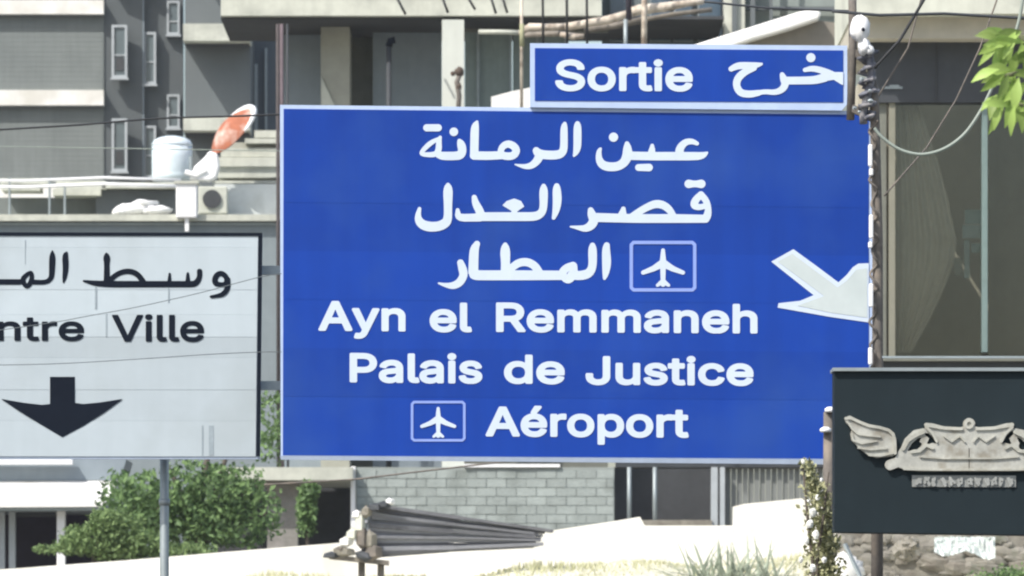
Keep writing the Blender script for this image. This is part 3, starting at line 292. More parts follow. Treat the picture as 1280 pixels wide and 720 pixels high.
M_wall_white = mat('limewashed_wall', (.77, .76, .73), .9, .06, .8, .2, streak=.06, dirt=(.52, .50, .43), dirt_amt=.6, dirt_scale=.9, bump=.4)
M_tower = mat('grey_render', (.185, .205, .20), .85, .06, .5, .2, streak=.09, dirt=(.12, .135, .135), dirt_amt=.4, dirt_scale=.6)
M_tower2 = mat('slate_shade_render', (.135, .15, .155), .85, .06, .6, .2, streak=.04, dirt=(.115, .13, .135), dirt_amt=.4, dirt_scale=.7)
M_slate = mat('slate_panel', (.22, .26, .29), .6, .1, .8, .3, streak=.05)
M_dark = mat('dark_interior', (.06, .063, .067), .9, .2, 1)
M_shade = mat('interior_render', (.34, .34, .29), .9, .15, .8)
M_grille = mat('glazing_screen', (.20, .25, .24), .5, .15, 1.5, .4, streak=.1)
M_wood = mat('weathered_wood', (.26, .235, .20), .85, .25, 4, .2, objvar=.3, dirt=(.12, .11, .1), dirt_amt=.6, dirt_scale=5)
M_pole_wood = mat('grey_pole_wood', (.20, .205, .225), .8, .3, 3, .2, objvar=.45, stretch=(.4, 1, 3))
M_palewood = mat('bleached_wood', (.60, .53, .44), .85, .25, 6, .2, dirt=(.22, .17, .13), dirt_amt=.8, dirt_scale=5)
M_block = mat('concrete_block', (.31, .345, .33), .9, .12, 4, .2, objvar=.09, dirt=(.17, .19, .175), dirt_amt=.75, dirt_scale=1.2, bump=.4)
M_mortar = mat('mortar', (.27, .295, .28), .95, .1, 4)
M_shopblack = mat('shop_black', (.014, .023, .028), .7, .14, 1.2, .15, streak=.06)
M_emblem = mat('tarnished_metal', (.42, .42, .38), .55, .25, 9, .4, metal=.2, dirt=(.20, .17, .12), dirt_amt=.6, dirt_scale=12)
M_emblem_l = mat('bright_metal_edge', (.43, .43, .38), .55, .25, 9, .3, metal=.1, dirt=(.3, .28, .22), dirt_amt=.6, dirt_scale=14)
M_leafb = mat('sunlit_leaf', (.36, .50, .13), .5, .15, 5, .4, objvar=.35, transl=.4)
M_leaf = mat('tree_leaf', (.105, .185, .078), .6, .25, 1.3, .3, island=.5, transl=.3, hue=(.22, .33, .12))
M_agave = mat('grey_green_frond', (.33, .38, .30), .6, .15, 5, .3, objvar=.25)
M_bark = mat('bark', (.10, .085, .07), .9, .25, 5, bump=.5)
M_dry = mat('dry_grass', (.62, .60, .40), .8, .15, 2, .2, island=.3, hue=(.45, .47, .28), transl=.2)
M_earth = mat('earth_bank', (.62, .60, .50), .95, .18, 1.2, .1, dirt=(.42, .42, .28), dirt_amt=.7, dirt_scale=1.6, bump=.6)
M_ground = mat('dusty_ground', (.22, .21, .18), .95, .15, .3)
M_asphalt = mat('asphalt', (.05, .05, .05), .9, .15, 6)
M_rubble = mat('rubble_grey', (.24, .225, .19), .9, .2, 5, .2, bump=.6, dirt=(.14, .12, .1), dirt_amt=.6, dirt_scale=4)
M_wire = mat('cable_black', (.03, .032, .035), .6, .2, 5)
M_line_dim = mat('line_dim', (.13, .15, .16), .7, .2, 5)
M_wire_pale = mat('cable_grey_green', (.28, .32, .28), .6, .15, 9)
M_tank = mat('tank_white', (.62, .70, .74), .45, .05, 2, .4, dirt=(.42, .5, .52), dirt_amt=.5, dirt_scale=1.6)
M_red = mat('rusted_red', (.36, .13, .075), .8, .25, 4, .2, dirt=(.66, .56, .50), dirt_amt=.9, dirt_scale=2.2)
M_frame = mat('window_frame_white', (.38, .41, .43), .6, .1, 3)
M_pane = mat('window_pane', (.10, .125, .135), .12, .2, 1, .6)
M_paneb = mat('window_pane_blue', (.08, .12, .16), .15, .25, 1, .6)
M_lintel = mat('charcoal_cladding', (.05, .055, .062), .6, .15, 1.5, .3, streak=.08)
M_teal = mat('teal_mullion', (.16, .22, .21), .5, .15, 4, .4)
M_olive = mat('olive_frame', (.16, .165, .14), .6, .15, 3, .3)
M_room = mat('room_wall', (.40, .37, .30), .9, .1, 1)
M_curtain = mat('pale_curtain', (.44, .40, .33), .9, .1, 2)
M_shutter = mat('ribbed_shutter', (.19, .20, .19), .6, .1, 2, .3, streak=.08)
M_flower = mat('white_flower', (.75, .76, .72), .7, .08, 4)

# ------------------------------------------------------------------ ground and terrain
ZT = 4.2
g = MB(); g.add([(-1500, -300, 0), (1500, -300, 0), (1500, 2500, 0), (-1500, 2500, 0)], [(0, 1, 2, 3)])
struct(g.build('ground', M_ground))
g = MB(); g.add([(-4.2, -60, .004), (5.0, -60, .004), (5.0, 78, .004), (-4.2, 78, .004)], [(0, 1, 2, 3)])
struct(g.build('road', M_asphalt))
g = MB()
for x in (-.15,):
    for k in range(-8, 13): g.add([(x, k * 6, .008), (x + .15, k * 6, .008), (x + .15, k * 6 + 3, .008), (x, k * 6 + 3, .008)], [(0, 1, 2, 3)])
struct(g.build('lane_markings', M_paint))
def bank_h(x, y):
    crest = 4.05 + .045 * x + .06 * math.sin(x * 1.3) + .04 * math.sin(x * 3.1 + 1)
    t = min(1, max(0, (y - 80) / 17.0)); t = t * t * (3 - 2 * t)
    return crest * t if y < 98.5 else min(ZT, crest)
g = MB(); xs = [-60 + i * .6 for i in range(201)]; ys = [79.5 + j * .9 for j in range(23)]
for y in ys:
    for x in xs: g.v.append((x, y, bank_h(x, y) + (rng.uniform(-.03, .03) if 85 < y < 98 else 0)))
for j in range(len(ys) - 1):
    for i in range(len(xs) - 1): a = j * len(xs) + i; g.f.append((a, a + 1, a + 1 + len(xs), a + len(xs)))
struct(g.build('embankment', M_earth, smooth=True))
g = MB(); g.box(-60, 60, 99.4, 260, .01, ZT - .05); struct(g.build('terrace', M_ground))

# ------------------------------------------------------------------ limewashed ramp wall
WD = 98.0
t = thing('ramp_wall', P(640, 760, WD), 'long low sunlit whitewashed wall rising to the right below the signs', 'wall')
b = MB(); b.ppoly([(-120, 790), (-120, 724), (0, 712), (150, 701), (270, 691), (430, 678), (560, 671), (690, 663), (770, 651), (800, 646), (806, 657), (916, 657), (916, 790)], WD, .35)
b.build('wall_body', M_wall_white, t)
b = MB(); b.ppoly([(917, 790), (917, 633), (930, 630), (1000, 623), (1100, 617), (1100, 790)], WD - .15, .5)
b.build('raised_pier', M_wall_white, t)

# ------------------------------------------------------------------ BLUE DIRECTION SIGN
SD = 40.0
t = thing('direction_sign', P(720, 575, SD), 'large blue road sign in Arabic and French reading Ayn el Remmaneh with white slanted arrow', 'road sign')
b = MB(); b.ppoly([(350, 131), (1092, 139), (1092, 581), (351, 574)], SD, .05); b.build('panel', M_edge, t)
ed = [0, .12, .27, .41, .55, .69, .83, 1]
for k, (u0, u1) in enumerate(zip(ed, ed[1:])):
    l0, l1, r0_, r1_ = 136 + 433 * u0, 136 + 433 * u1, 143.5 + 430 * u0, 143.5 + 430 * u1
    MB().ppoly([(354.5 - u0, l0), (1086, r0_), (1086, r1_), (354.5 - u1, l1)], SD - .004 - .001 * (k % 2), .004).build('blue_plank', M_blue, t)
b = MB(); b.ppoly([(350, 569.6), (1030, 574.5), (1092, 576), (1092, 581), (351, 574.6)], SD - .012, .012); b.build('lower_rim', M_rim, t)
DS = SD - .008
W1 = zm(740, 145, 8, [
    [(1050, 275, 20), (1000, 252, 28), (940, 258, 32), (892, 300, 38), (872, 350, 42), (880, 395, 45)],
    [(1150, 368, 12), (1100, 400, 38), (980, 402, 42), (880, 402, 42), (600, 402, 42), (400, 398, 42)],
    [(602, 295, 18), (600, 345, 34), (590, 400, 42)], [(465, 515, 34), (570, 515, 38)],
    [(350, 275, 22), (355, 330, 45), (355, 400, 50), (320, 470, 45), (250, 508, 43), (150, 508, 45), (92, 480, 42), (66, 420, 32), (70, 350, 24), (85, 328, 14)],
    [(215, 212, 46)]])
W1 += zm(630, 145, 8, [
    [(735, 75, 24), (735, 110, 40), (735, 300, 40), (722, 360, 30), (700, 398, 12)],
    [(608, 75, 18), (600, 115, 36), (600, 330, 38), (575, 375, 42), (520, 392, 44), (400, 390, 44), (340, 372, 44), (322, 345, 34)],
    [(355, 400, 44), (330, 450, 40), (280, 495, 34), (220, 508, 26), (150, 495, 14), (110, 484, 6)]])
W1 += zm(510, 145, 8, [
    [(1000, 275, 36), (1060, 300, 38), (1088, 345, 38), (1060, 395, 38), (1000, 405, 38), (935, 392, 38), (925, 345, 30), (950, 300, 34), (1000, 275, 36)],
    [(690, 58, 14), (668, 110, 42), (662, 380, 42)], [(660, 395, 42), (800, 398, 42), (930, 392, 40)],
    [(515, 250, 22), (532, 285, 42), (545, 340, 42), (530, 388, 44), (480, 400, 42), (350, 400, 42), (310, 390, 34)],
    [(322, 212, 16), (308, 260, 28), (308, 340, 32), (280, 385, 28), (180, 388, 24), (125, 378, 18), (160, 330, 24), (230, 265, 26), (322, 218, 14)],
    [(458, 158, 43)], [(188, 118, 36), (302, 118, 36)]])
mark('lettering', W1, DS, M_white, t)
W2 = zm(700, 220, 6.4, [
    [(1128, 148, 26), (1085, 190, 30), (1068, 235, 30), (1110, 252, 24), (1160, 240, 22)],
    [(1128, 148, 26), (1172, 200, 26), (1188, 260, 24), (1180, 315, 32), (1165, 340, 32)],
    [(1165, 342, 32), (900, 340, 35), (600, 340, 35), (480, 337, 35), (300, 332, 36)],
    [(905, 315, 25), (870, 262, 30), (820, 228, 32), (760, 222, 32), (690, 252, 29), (620, 294, 28), (570, 330, 28)],
    [(507, 262, 18), (500, 305, 34)],
    [(245, 272, 22), (255, 312, 36), (275, 350, 38), (250, 398, 36), (200, 422, 28), (140, 413, 16), (85, 405, 7)],
    [(1030, 63, 34), (1080, 63, 24), (1130, 63, 34)]])
W2 += zm(510, 220, 6.4, [
    [(1190, 80, 22), (1190, 110, 34), (1195, 200, 36), (1184, 280, 28), (1165, 335, 15)],
    [(1085, 80, 18), (1085, 118, 36), (1085, 250, 30), (1068, 298, 32), (1020, 325, 35), (850, 325, 35), (600, 325, 35)],
    [(530, 170, 20), (540, 220, 30), (580, 290, 34), (575, 330, 34)], [(560, 332, 32), (402, 335, 30), (397, 272, 15)],
    [(320, 68, 14), (320, 108, 40), (320, 250, 32), (320, 340, 34), (300, 380, 38), (230, 408, 38), (140, 403, 40), (90, 368, 34), (78, 320, 24), (92, 262, 14)],
    [(850, 275, 22), (850, 300, 25)]])
W2 += [('p', [(510 + x / 6.4, 220 + y / 6.4) for x, y in [(755, 235), (790, 200), (850, 180), (905, 200), (930, 245), (890, 272), (860, 295), (820, 275)]])]
mark('lettering', W2, DS, M_white, t)
W3 = zm(540, 295, 5.333, [
    [(1165, 62, 20), (1160, 92, 27), (1165, 180, 31), (1158, 250, 22), (1150, 283, 10)],
    [(1070, 62, 18), (1070, 92, 30), (1072, 200, 27), (1050, 248, 30), (1000, 264, 31), (930, 262, 29)],
    [(940, 198, 26), (895, 212, 26), (862, 250, 27), (905, 305, 22), (948, 258, 26), (942, 200, 26)],
    [(860, 262, 31), (600, 262, 33), (300, 262, 33), (282, 255, 34)],
    [(720, 250, 25), (690, 202, 27), (640, 172, 27), (580, 176, 27), (530, 212, 24), (490, 252, 28)],
    [(488, 58, 15), (488, 95, 35), (490, 180, 29), (490, 255, 33)],
    [(300, 52, 20), (280, 92, 31), (275, 240, 33)],
    [(190, 178, 22), (205, 222, 29), (213, 262, 27), (185, 312, 27), (140, 333, 24), (90, 328, 14), (45, 315, 6)]])
mark('lettering', W3, DS, M_white, t)
latin('Ayn', 398, 507, 376, 413.5, DS, M_white, t, slope=.008)
latin('el', 537, 590, 378, 415, DS, M_white, t, slope=.008)
latin('Remmaneh', 620, 947, 378, 415, DS, M_white, t, slope=.006)
latin('Palais', 437, 603, 441, 478, DS, M_white, t, slope=.010)
latin('de', 630, 706, 443, 479.5, DS, M_white, t, slope=.010)
latin('Justice', 732, 942, 445, 481, DS, M_white, t, slope=.006)
latin('A\u00e9roport', 607, 861, 508, 545.5, DS, M_white, t, slope=.007)
def plane_icon(x0, y0, x1, y1, lw):
    cx = (x0 + x1) / 2; s = (x1 - x0) / 84.0; sy = (y1 - y0) / 64.0; r = 5 * s; h = lw / 2
    ring = [(x0 + h, y0 + r), (x0 + r, y0 + h), (x1 - r, y0 + h), (x1 - h, y0 + r), (x1 - h, y1 - r), (x1 - r, y1 - h), (x0 + r, y1 - h), (x0 + h, y1 - r), (x0 + h, y0 + r)]
    mark('symbol_frame', [('s', [(x, y, h) for x, y in ring])], DS, M_icon, t, .5)
    q = lambda x, y, r_: (cx + x * s, y0 + y * sy, r_ * s)
    mark('aeroplane_symbol', [('s', [q(0, 12, 2.4), q(0, 24, 3.8), q(0, 48, 3), q(0, 55, 3)]),
                              ('s', [q(0, 28, 5), q(-12, 35, 3.6), q(-25, 40, 2.6)]), ('s', [q(0, 28, 5), q(12, 35, 3.6), q(25, 40, 2.6)]),
                              ('s', [q(-7, 56, 2), q(0, 51, 3.4), q(7, 56, 2)])], DS - .001, M_white, t, .4)
plane_icon(787, 301, 870.5, 364.5, 4.2)
plane_icon(513.5, 501, 582, 552, 3.2)
arr = [(964, 327), (991.7, 311.5), (1020, 332), (1048, 353), (1058, 344), (1066, 334), (1073, 329.5), (1086, 329), (1086, 403), (1040, 396.5), (972, 384.5), (973, 379), (1000, 376), (1017, 369)]
mark('arrow_symbol', [('p', arr)], DS, M_white, t, .6)
cxm, cym = 1035, 362
arr2 = [(972, 327), (990.5, 317), (1047, 359), (1058, 351), (1070, 337), (1084, 335), (1084, 397), (1040, 391), (996, 382), (1030, 370)]
mark('arrow_face', [('p', arr2)], DS - .002, M_arrow, t, .6)
# exit plate above
t2 = thing('exit_sign', P(860, 130, SD), 'narrow blue plate reading Sortie above the large blue sign', 'road sign')
b = MB(); b.ppoly([(662.5, 54), (1059, 57), (1059, 130), (1052, 138.2), (662.5, 134)], SD - .03, .04); b.build('panel', M_edge, t2)
b = MB(); b.ppoly([(668.5, 60), (1054, 63), (1054, 128), (668.5, 126)], SD - .034, .004); b.build('blue_face', M_blue, t2)
DE = SD - .038
latin('Sortie', 694, 866, 74.5, 113.5, DE, M_white, t2, slope=.004)
mark('lettering', zm(900, 50, 7.53, [
    [(105, 272, 25), (170, 240, 34), (340, 238, 28), (392, 226, 12)], [(320, 262, 28), (230, 300, 34), (165, 360, 36), (152, 430, 34), (190, 500, 34), (280, 512, 34), (360, 498, 28)],
    [(585, 325, 22), (600, 370, 36), (618, 410, 36), (590, 465, 32), (520, 495, 26), (420, 485, 22), (350, 500, 24)],
    [(610, 382, 36), (750, 382, 36), (900, 378, 38), (985, 352, 42)],
    [(800, 282, 20), (870, 266, 28), (960, 286, 30), (1060, 328, 34), (1160, 385, 38)], [(1000, 345, 40), (1100, 335, 34), (1180, 335, 32)],
    [(855, 166, 43)]]), DE, M_white, t2, xmax=1054)

# ------------------------------------------------------------------ GREY-WHITE CITY CENTRE SIGN
t = thing('direction_sign', P(78, 573, SD), 'grey-white road sign with black lettering reading Centre Ville and a black downward arrow', 'road sign')
LX = -190
b = MB(); b.ppoly([(LX, 290), (328, 291), (325, 574), (LX, 574)], SD, .04); b.build('panel', M_rim, t)
seams = [295, 309, 362, 393, 421, 447, 487, 526, 570.5]
for a, c in zip(seams, seams[1:]):
    b = MB(); k_ = .0015 * (seams.index(a) % 2); b.ppoly([(LX + 4, a), (322.6 - (a - 290) * .011, a + .3), (322.6 - (c - 290) * .011, c + .15), (LX + 4, c - .15)], SD - .004 - k_, .004); b.build('plank', M_plank, t)
for x0, y0, x1, y1 in ((118.5, 358, 121, 386), (132, 392, 134, 421), (210, 350, 211.5, 378), (252, 532, 254, 569), (261, 532, 267, 569), (31, 300, 32, 330)):
    MB().pbox(x0, y0, x1, y1, SD - .0075, .003).build('joint_strip', M_joint, t)  # thin grey strips for the faint vertical joints of the sign face
b = MB(); b.ppoly([(LX, 290), (328, 291), (328, 294.6), (LX, 294.0)], SD - .012, .012); b.ppoly([(323.2, 294.7), (328, 294.7), (325, 570), (320.4, 570)], SD - .012, .012)
b.build('border', M_black, t)
DL = SD - .009
mark('lettering', zm(90, 300, 6.095, [
    [(1135, 247, 20), (1092, 275, 21), (1086, 328, 22), (1130, 342, 18), (1175, 338, 20), (1182, 285, 20), (1135, 247, 20)],
    [(1187, 300, 19), (1188, 365, 21), (1155, 412, 19), (1110, 425, 15), (1060, 432, 11)],
    [(972, 238, 20), (972, 290, 20), (940, 335, 24), (880, 336, 24), (600, 336, 24), (300, 336, 25), (180, 331, 22), (90, 312, 8)],
    [(882, 255, 10), (882, 322, 20)], [(744, 258, 9), (742, 320, 16)],
    [(542, 318, 22), (500, 258, 21), (430, 233, 21), (350, 252, 19), (285, 308, 20)],
    [(262, 103, 8), (265, 135, 29), (265, 180, 20), (265, 310, 24)]]) + zm(0, 300, 9.6, [
    [(800, 152, 14), (780, 190, 38), (790, 330, 36), (775, 450, 28), (762, 508, 10)],
    [(628, 130, 8), (628, 200, 40), (622, 400, 34), (615, 455, 30), (560, 508, 28), (400, 505, 30)],
    [(385, 378, 20), (320, 412, 26), (262, 480, 32), (320, 573, 26), (378, 500, 32), (385, 378, 20)],
    [(235, 503, 33), (0, 502, 33), (-120, 502, 33), (-150, 440, 30), (-200, 380, 20)],
    [(-330, 400, 25), (-330, 480, 33), (-420, 502, 33), (-640, 502, 33)], [(-470, 400, 22), (-470, 490, 30)], [(-590, 400, 22), (-590, 490, 30)],
    [(-700, 390, 25), (-690, 480, 30), (-760, 505, 28), (-840, 480, 25), (-780, 400, 25), (-700, 390, 25)], [(-720, 290, 28), (-800, 290, 28)], [(-560, 300, 30)],
    [(-330, 620, 28), (-410, 620, 28)]]), DL, M_black, t, .6)
latin('Centre', -84, 105, 394.5, 426, DL, M_black, t, bold=1.25)
latin('Ville', 140, 255, 393.5, 427, DL, M_black, t, bold=1.25)
mark('arrow_symbol', [('p', [(62.5, 471), (93.5, 471), (93.5, 503.5), (104, 505), (125, 503), (154, 498.5), (130, 516), (105, 532), (78, 546.5), (50, 530), (24, 514), (1, 498.5), (30, 503.5), (52, 506), (62.5, 505)])], DL, M_black, t, .7)

# ------------------------------------------------------------------ gantry behind the signs
t = thing('sign_gantry', P(205, 900 - 1, SD + .3), 'grey tubular steel gantry post and beams carrying the road signs', 'sign gantry')
x, _, z = P(205.5, 560, SD + .3)
b = MB(); b.tube([(x, SD + .3, 0), (x, SD + .3, 4.9)], .031, 14); b.build('post', M_steel, t, True)
b = MB(); b.tube([(x, SD + .3, P(0, 626, SD)[2] - .02), (x, SD + .3, P(0, 626, SD)[2] + .025)], .038, 14); b.build('collar', M_steel, t, True)
for py in (172, 338, 482):
    a = P(-180 if py > 200 else 372, py, SD + .16); c = P(1082, py, SD + .16)
    b = MB(); b.obox(a, c, .05, .06); b.build('beam', M_steel, t)
for px in (-120, 205.5, 300, 420, 720, 1010):
    for py in (172, 338, 482):
        if px < 340 and py == 172: continue
        b = MB(); b.pbox(px - 5, py - 5, px + 5, py + 5, SD + .052, .08); b.build('bracket', M_steel, t)
b = MB(); b.pbox(700, 60, 706, 178, SD + .03, .05); b.build('bracket', M_steel, t)

# ------------------------------------------------------------------ utility pole with cable wraps right of the blue sign
PD = 39.0
t = thing('utility_pole', (P(1096, 0, PD)[0], PD, 0), 'thin brown pole wrapped in cable along the right edge of the blue sign', 'pole')
b = MB(); b.tube([P(1096, 860, PD), P(1097, 460, PD), P(1097, 300, PD), P(1093, 130, PD), P(1089, 80, PD)], [.042, .037, .035, .032, .028], 10); b.build('shaft', M_post, t, True)
b = MB(); b.tube([P(1063, 150, PD), P(1066, 60, PD), P(1065, -60, PD)], .027, 8); b.build('upper_shaft', M_post, t, True)
MB().obox(P(1064, 135, PD), P(1096, 150, PD), .05, .05).build('crosspiece', M_post, t); MB().obox(P(1066, 64, PD), P(1090, 84, PD), .04, .04).build('crosspiece', M_post, t)
pts = []
for k in range(120):
    a = k * .55; py = 150 + k * 2.6; rr = 4.4 + 2.0 * math.sin(k * .37) * math.sin(k * .11 + 1)
    q = P(1092.5 + rr * math.cos(a), py, PD - .05 + .02 * math.sin(a)); pts.append(q)
b = MB(); b.tube(pts, .0085, 6); b.build('cable_wrap', M_post, t, True)
pts = [P(1084 + 9 * math.sin(k * .9) + 3 * math.sin(k * 2.3), 62 + k * 2.2, PD - .05 + .03 * math.cos(k * .9)) for k in range(40)]
b = MB(); b.tube(pts, .012, 6); b.tube([(x_ + .02 * math.sin(k_ * 1.7), y_ + .02, z_) for k_, (x_, y_, z_) in enumerate(pts)], .014, 6); b.tube([P(1084 + 5 * math.sin(k * .5), 60 + k * 9.5, PD - .03) for k in range(11)], .028, 7); b.build('cable_bundle', mat('cable_bundle', (.13, .135, .16), .8, .5, 14, dirt=(.35, .33, .32), dirt_amt=.8, dirt_scale=22), t, True)
for (px, py, ph) in [(1088, 194, 28), (1089, 215, 9), (1089, 283, 30), (1088, 306, 8), (1089, 369, 30), (1088, 445, 22)]:
    b = MB(); c = P(px, py, PD - .09); b.box(c[0] - .013, c[0] + .014, c[1], c[1] + .04, c[2] - ph * .0026, c[2] + ph * .0026); b.build('white_band', M_paint, t, bevel=.008)
b = MB(); b.rock(P(1075, 36, PD - .1), .062, .05, .085, 3, 12, 8); b.rock(P(1080, 58, PD - .1), .045, .04, .055, 5, 12, 8); b.rock(P(1087, 62, PD - .1), .03, .03, .03, 6, 12, 8)
b.build('white_insulator', M_paint, t, True)
b = MB(); b.rock(P(1079, 37, PD - .165), .012, .01, .012, 2); b.build('insulator_hole', M_black, t)
for (px, py, r_) in [(1077, 99, .022), (1087, 113, .016), (1068, 135, .018), (1088, 126, .026), (1074, 140, .015)]:
    b = MB(); b.rock(P(px, py, PD - .12), r_ * .8, r_ * .5, r_ * .6, int(px), 7, 4); b.build('cable_clip', M_steel, t)

# ------------------------------------------------------------------ black shop sign with winged crown
HD = 36.0
t = thing('shop_sign', P(1212, 667, HD), 'black shop signboard with tarnished silver winged crown emblem at lower right', 'shop sign')
b = MB(); b.ppoly([(1043, 464), (1382, 464), (1382, 670), (1043, 665)], HD, .25); b.build('board', M_shopblack, t)
b = MB(); b.ppoly([(1041, 459.5), (1384, 459.5), (1384, 463.7), (1041, 463.7)], HD - .03, .30); b.build('top_trim', M_steel, t)
b = MB(); b.ppoly([(1103, 445), (1384, 445), (1384, 448), (1103, 447.5)], HD + .26, .03); b.build('rear_rail', M_steel, t)
E = HD - .03
def em(pts, ox=1050, oy=510, s=6.545): return [(ox + p[0] / s, oy + p[1] / s) + ((p[2] / s,) if len(p) > 2 else ()) for p in pts]
CX = 1211.5
def mirror(sh): return [(k, [((2 * CX - q[0]),) + tuple(q[1:]) for q in p]) for k, p in sh]
wing = [('p', em([(35, 80), (80, 62), (150, 100), (220, 132), (310, 145), (390, 165), (440, 200), (462, 250), (465, 370), (430, 395), (300, 408), (230, 385), (170, 340), (95, 265), (85, 210), (100, 170), (50, 120)]))]
wing_ol = [('s', em([(50, 85, 12), (90, 80, 12), (160, 115, 12), (240, 145, 12), (330, 160, 12), (400, 182, 12), (435, 215, 13), (448, 270, 12), (452, 370, 12)])),
           ('s', em([(60, 110, 8), (100, 170, 8), (150, 215, 7), (230, 225, 7), (330, 235, 7)])), ('s', em([(95, 215, 9), (110, 265, 8), (180, 290, 7), (300, 270, 6)])),
           ('s', em([(150, 325, 8), (250, 340, 7), (380, 330, 7)])), ('s', em([(240, 385, 9), (330, 390, 8), (430, 370, 9)]))]
scroll = [('s', em([(410, 465, 42), (480, 440, 40), (520, 360, 38)])), ('s', em([(520, 350, 28), (560, 270, 34), (620, 215, 36), (680, 200, 34), (700, 240, 30), (660, 330, 30), (700, 340, 34), (760, 320, 34)]))]
band = [('p', [(1120, 583), (1128, 566), (1150, 560), (1165, 556), (1211, 556), (1211, 589), (1150, 589), (1135, 588)])]
crown = [('p', [(1157, 538), (1156, 529), (1165, 529), (1180, 533), (1200, 534), (1211.6, 531), (1211.6, 560), (1165, 560), (1172, 552)])]
crown_ol = [('s', [(1158, 531, 2.6), (1166, 532, 2.6), (1182, 535.5, 1.8), (1202, 536, 1.8)]), ('s', [(1158, 534, 2), (1166, 542, 1.6), (1171, 552, 1.4)])]
body = wing + scroll + band + crown
mark('emblem', body + mirror(body) + [('s', [(1211.5, 530, 7.5)])] + [('h', [(1145, 557.5, 4.5), (1149, 555.5, 3.2)]), ('h', [(1164, 547, 2.2), (1158, 543, 1.8)]), ('h', [(2 * CX - 1145, 557.5, 4.5)]), ('h', [(2 * CX - 1164, 547, 2.6), (2 * CX - 1158, 541, 2.4)])], E, M_emblem, t, .6, th=.03)
ol = wing_ol + crown_ol + [('s', [(1129, 561, 2.2), (1135, 550, 2.4), (1146, 543, 2.6), (1154, 540, 2.4)]), ('s', [(1140, 565, 1.8), (1150, 563, 2.2), (1158, 556, 2), (1166, 560, 1.8)]), ('s', [(1130, 586, 1.5), (1160, 587, 1.4), (1211, 587, 1.4)]), ('s', [(1150, 571, .9), (1180, 573, 1), (1211, 573, 1)]),
               ('s', [(1180, 545, 1), (1190, 552, 1), (1200, 545, 1), (1206, 552, 1)])]
mark('emblem_relief', ol + mirror(ol) + [('s', [(1211.5 + 4.6 * math.cos(a * .7), 530 + 4.6 * math.sin(a * .7), 1.6) for a in range(10)])], E - .012, M_emblem_l, t, .45, th=.02)
# worn, unreadable raised word under the crown: only letter-like bumps
sh = []; rr = random.Random(5); x = 1145
while x < 1262:
    ww = rr.choice([8, 9, 10, 11]); k = rr.random()
    W_ = ww * .62
    for q_ in range(3): sh += [('s', [(x + rr.uniform(0, W_), rr.uniform(597, 600), rr.uniform(1.6, 2.4)), (x + rr.uniform(0, W_), rr.uniform(603, 607), rr.uniform(1.6, 2.4))])]
    if k < .5: sh += [('h', [(x + W_ / 2, 602, 1.2)])]
    x += ww * .6 + 4.2
mark('raised_word', [(k_, [(x_, y_, r0_ * .8) for x_, y_, r0_ in p_]) for k_, p_ in sh], E + .01, mat('word_metal', (.29, .30, .285), .6, .25, 12, .3), t, .5, th=.02)
b = MB(); b.ppoly([(1140, 594), (1270, 594.5), (1270, 609), (1140, 608.5)], HD - .008, .008); b.build('word_plate', mat('word_plate', (.23, .24, .23), .5, .2, 8, .4), t)
for px in (1322, 1350): MB().pbox(px - 6, 664, px + 6, 1228, HD + .26, .08).build('support', M_post, t)

# ------------------------------------------------------------------ ivy post below the blue sign
VD = 37.5
t = thing('short_post', (P(1036, 0, VD)[0], VD, 0), 'short weathered post with two white caps left of the black shop sign', 'post')
b = MB(); b.tube([P(1033, 1180, VD), P(1035, 700, VD), P(1036, 515, VD)], .034, 12); b.build('shaft', M_post, t, True)
for px, py, r_ in ((1038, 513, .034), (1032, 538, .034)):
    b = MB(); c = P(px, py, VD - .04); b.lathe((c[0], c[1], c[2] - .012), [(r_ * .9, 0), (r_ * 1.1, .008), (r_ * 1.05, .022), (r_ * .5, .034)], 12); b.build('cap', M_paint, t, True)
def leaf_quad(mb, c, L, W, r_):
    d = Vector((r_.gauss(0, 1), r_.gauss(0, 1), r_.gauss(0, 1))).normalized(); u = d.cross(Vector((r_.gauss(0, 1), r_.gauss(0, 1), r_.gauss(0, 1)))).normalized()
    c = Vector(c); n = d.cross(u) * W * .15
    mb.add([c - d * L / 2, c + u * W / 2 + n, c + d * L / 2, c - u * W / 2 + n], [(0, 1, 2), (0, 2, 3)])
t = thing('climbing_plant', (P(1018, 0, 37.3)[0], 37.3, 0), 'straggly climbing plant with pale flowers around the short post beside the shop sign', 'climbing plant')
b = MB(); b.tube([P(1014, 1180, 37.3), P(1018, 720, 37.3), P(1010, 650, 37.3), P(1003, 575, 37.3)], [.02, .014, .01, .005], 7)
b.tube([P(1020, 1180, 37.3), P(1022, 700, 37.2), P(1030, 640, 37.2), P(1036, 590, 37.3)], [.02, .012, .008, .004], 7); b.build('stem', M_bark, t, True)
M_ivy = mat('ivy_leaf', (.26, .28, .12), .6, .2, 5, .3, island=.5, hue=(.48, .46, .3), transl=.2)
b = MB(); r_ = random.Random(3)
for k in range(1900):
    u = r_.random() ** .7; py = 572 + u * 180
    cx = 1003 + (py - 572) * .10 + (10 if r_.random() < .5 else 22) * min(1, (py - 560) / 60); spread = 4 + 9 * min(1, (py - 570) / 70)
    leaf_quad(b, P(cx + r_.gauss(0, spread * .6), py, 37.3 + r_.gauss(0, .08)), r_.uniform(.025, .05), r_.uniform(.018, .032), r_)
o = b.build('foliage', M_ivy, t); o['kind'] = 'stuff'
b = MB()
for px, py, r0 in [(1016, 640, 4.6), (1013, 655, 4), (1020, 668, 4.5), (1008, 676, 3.4), (1016, 710, 4), (1022, 622, 2.8), (1001, 700, 3), (1030, 700, 3), (1004, 577, 2.4), (1027, 600, 2), (1011, 626, 2.2)]:
    b = MB(); b.rock(P(px, py, 37.12), r0 * .0055, .015, r0 * .0065, int(px), 8, 5); b.build('flower', M_flower, t)

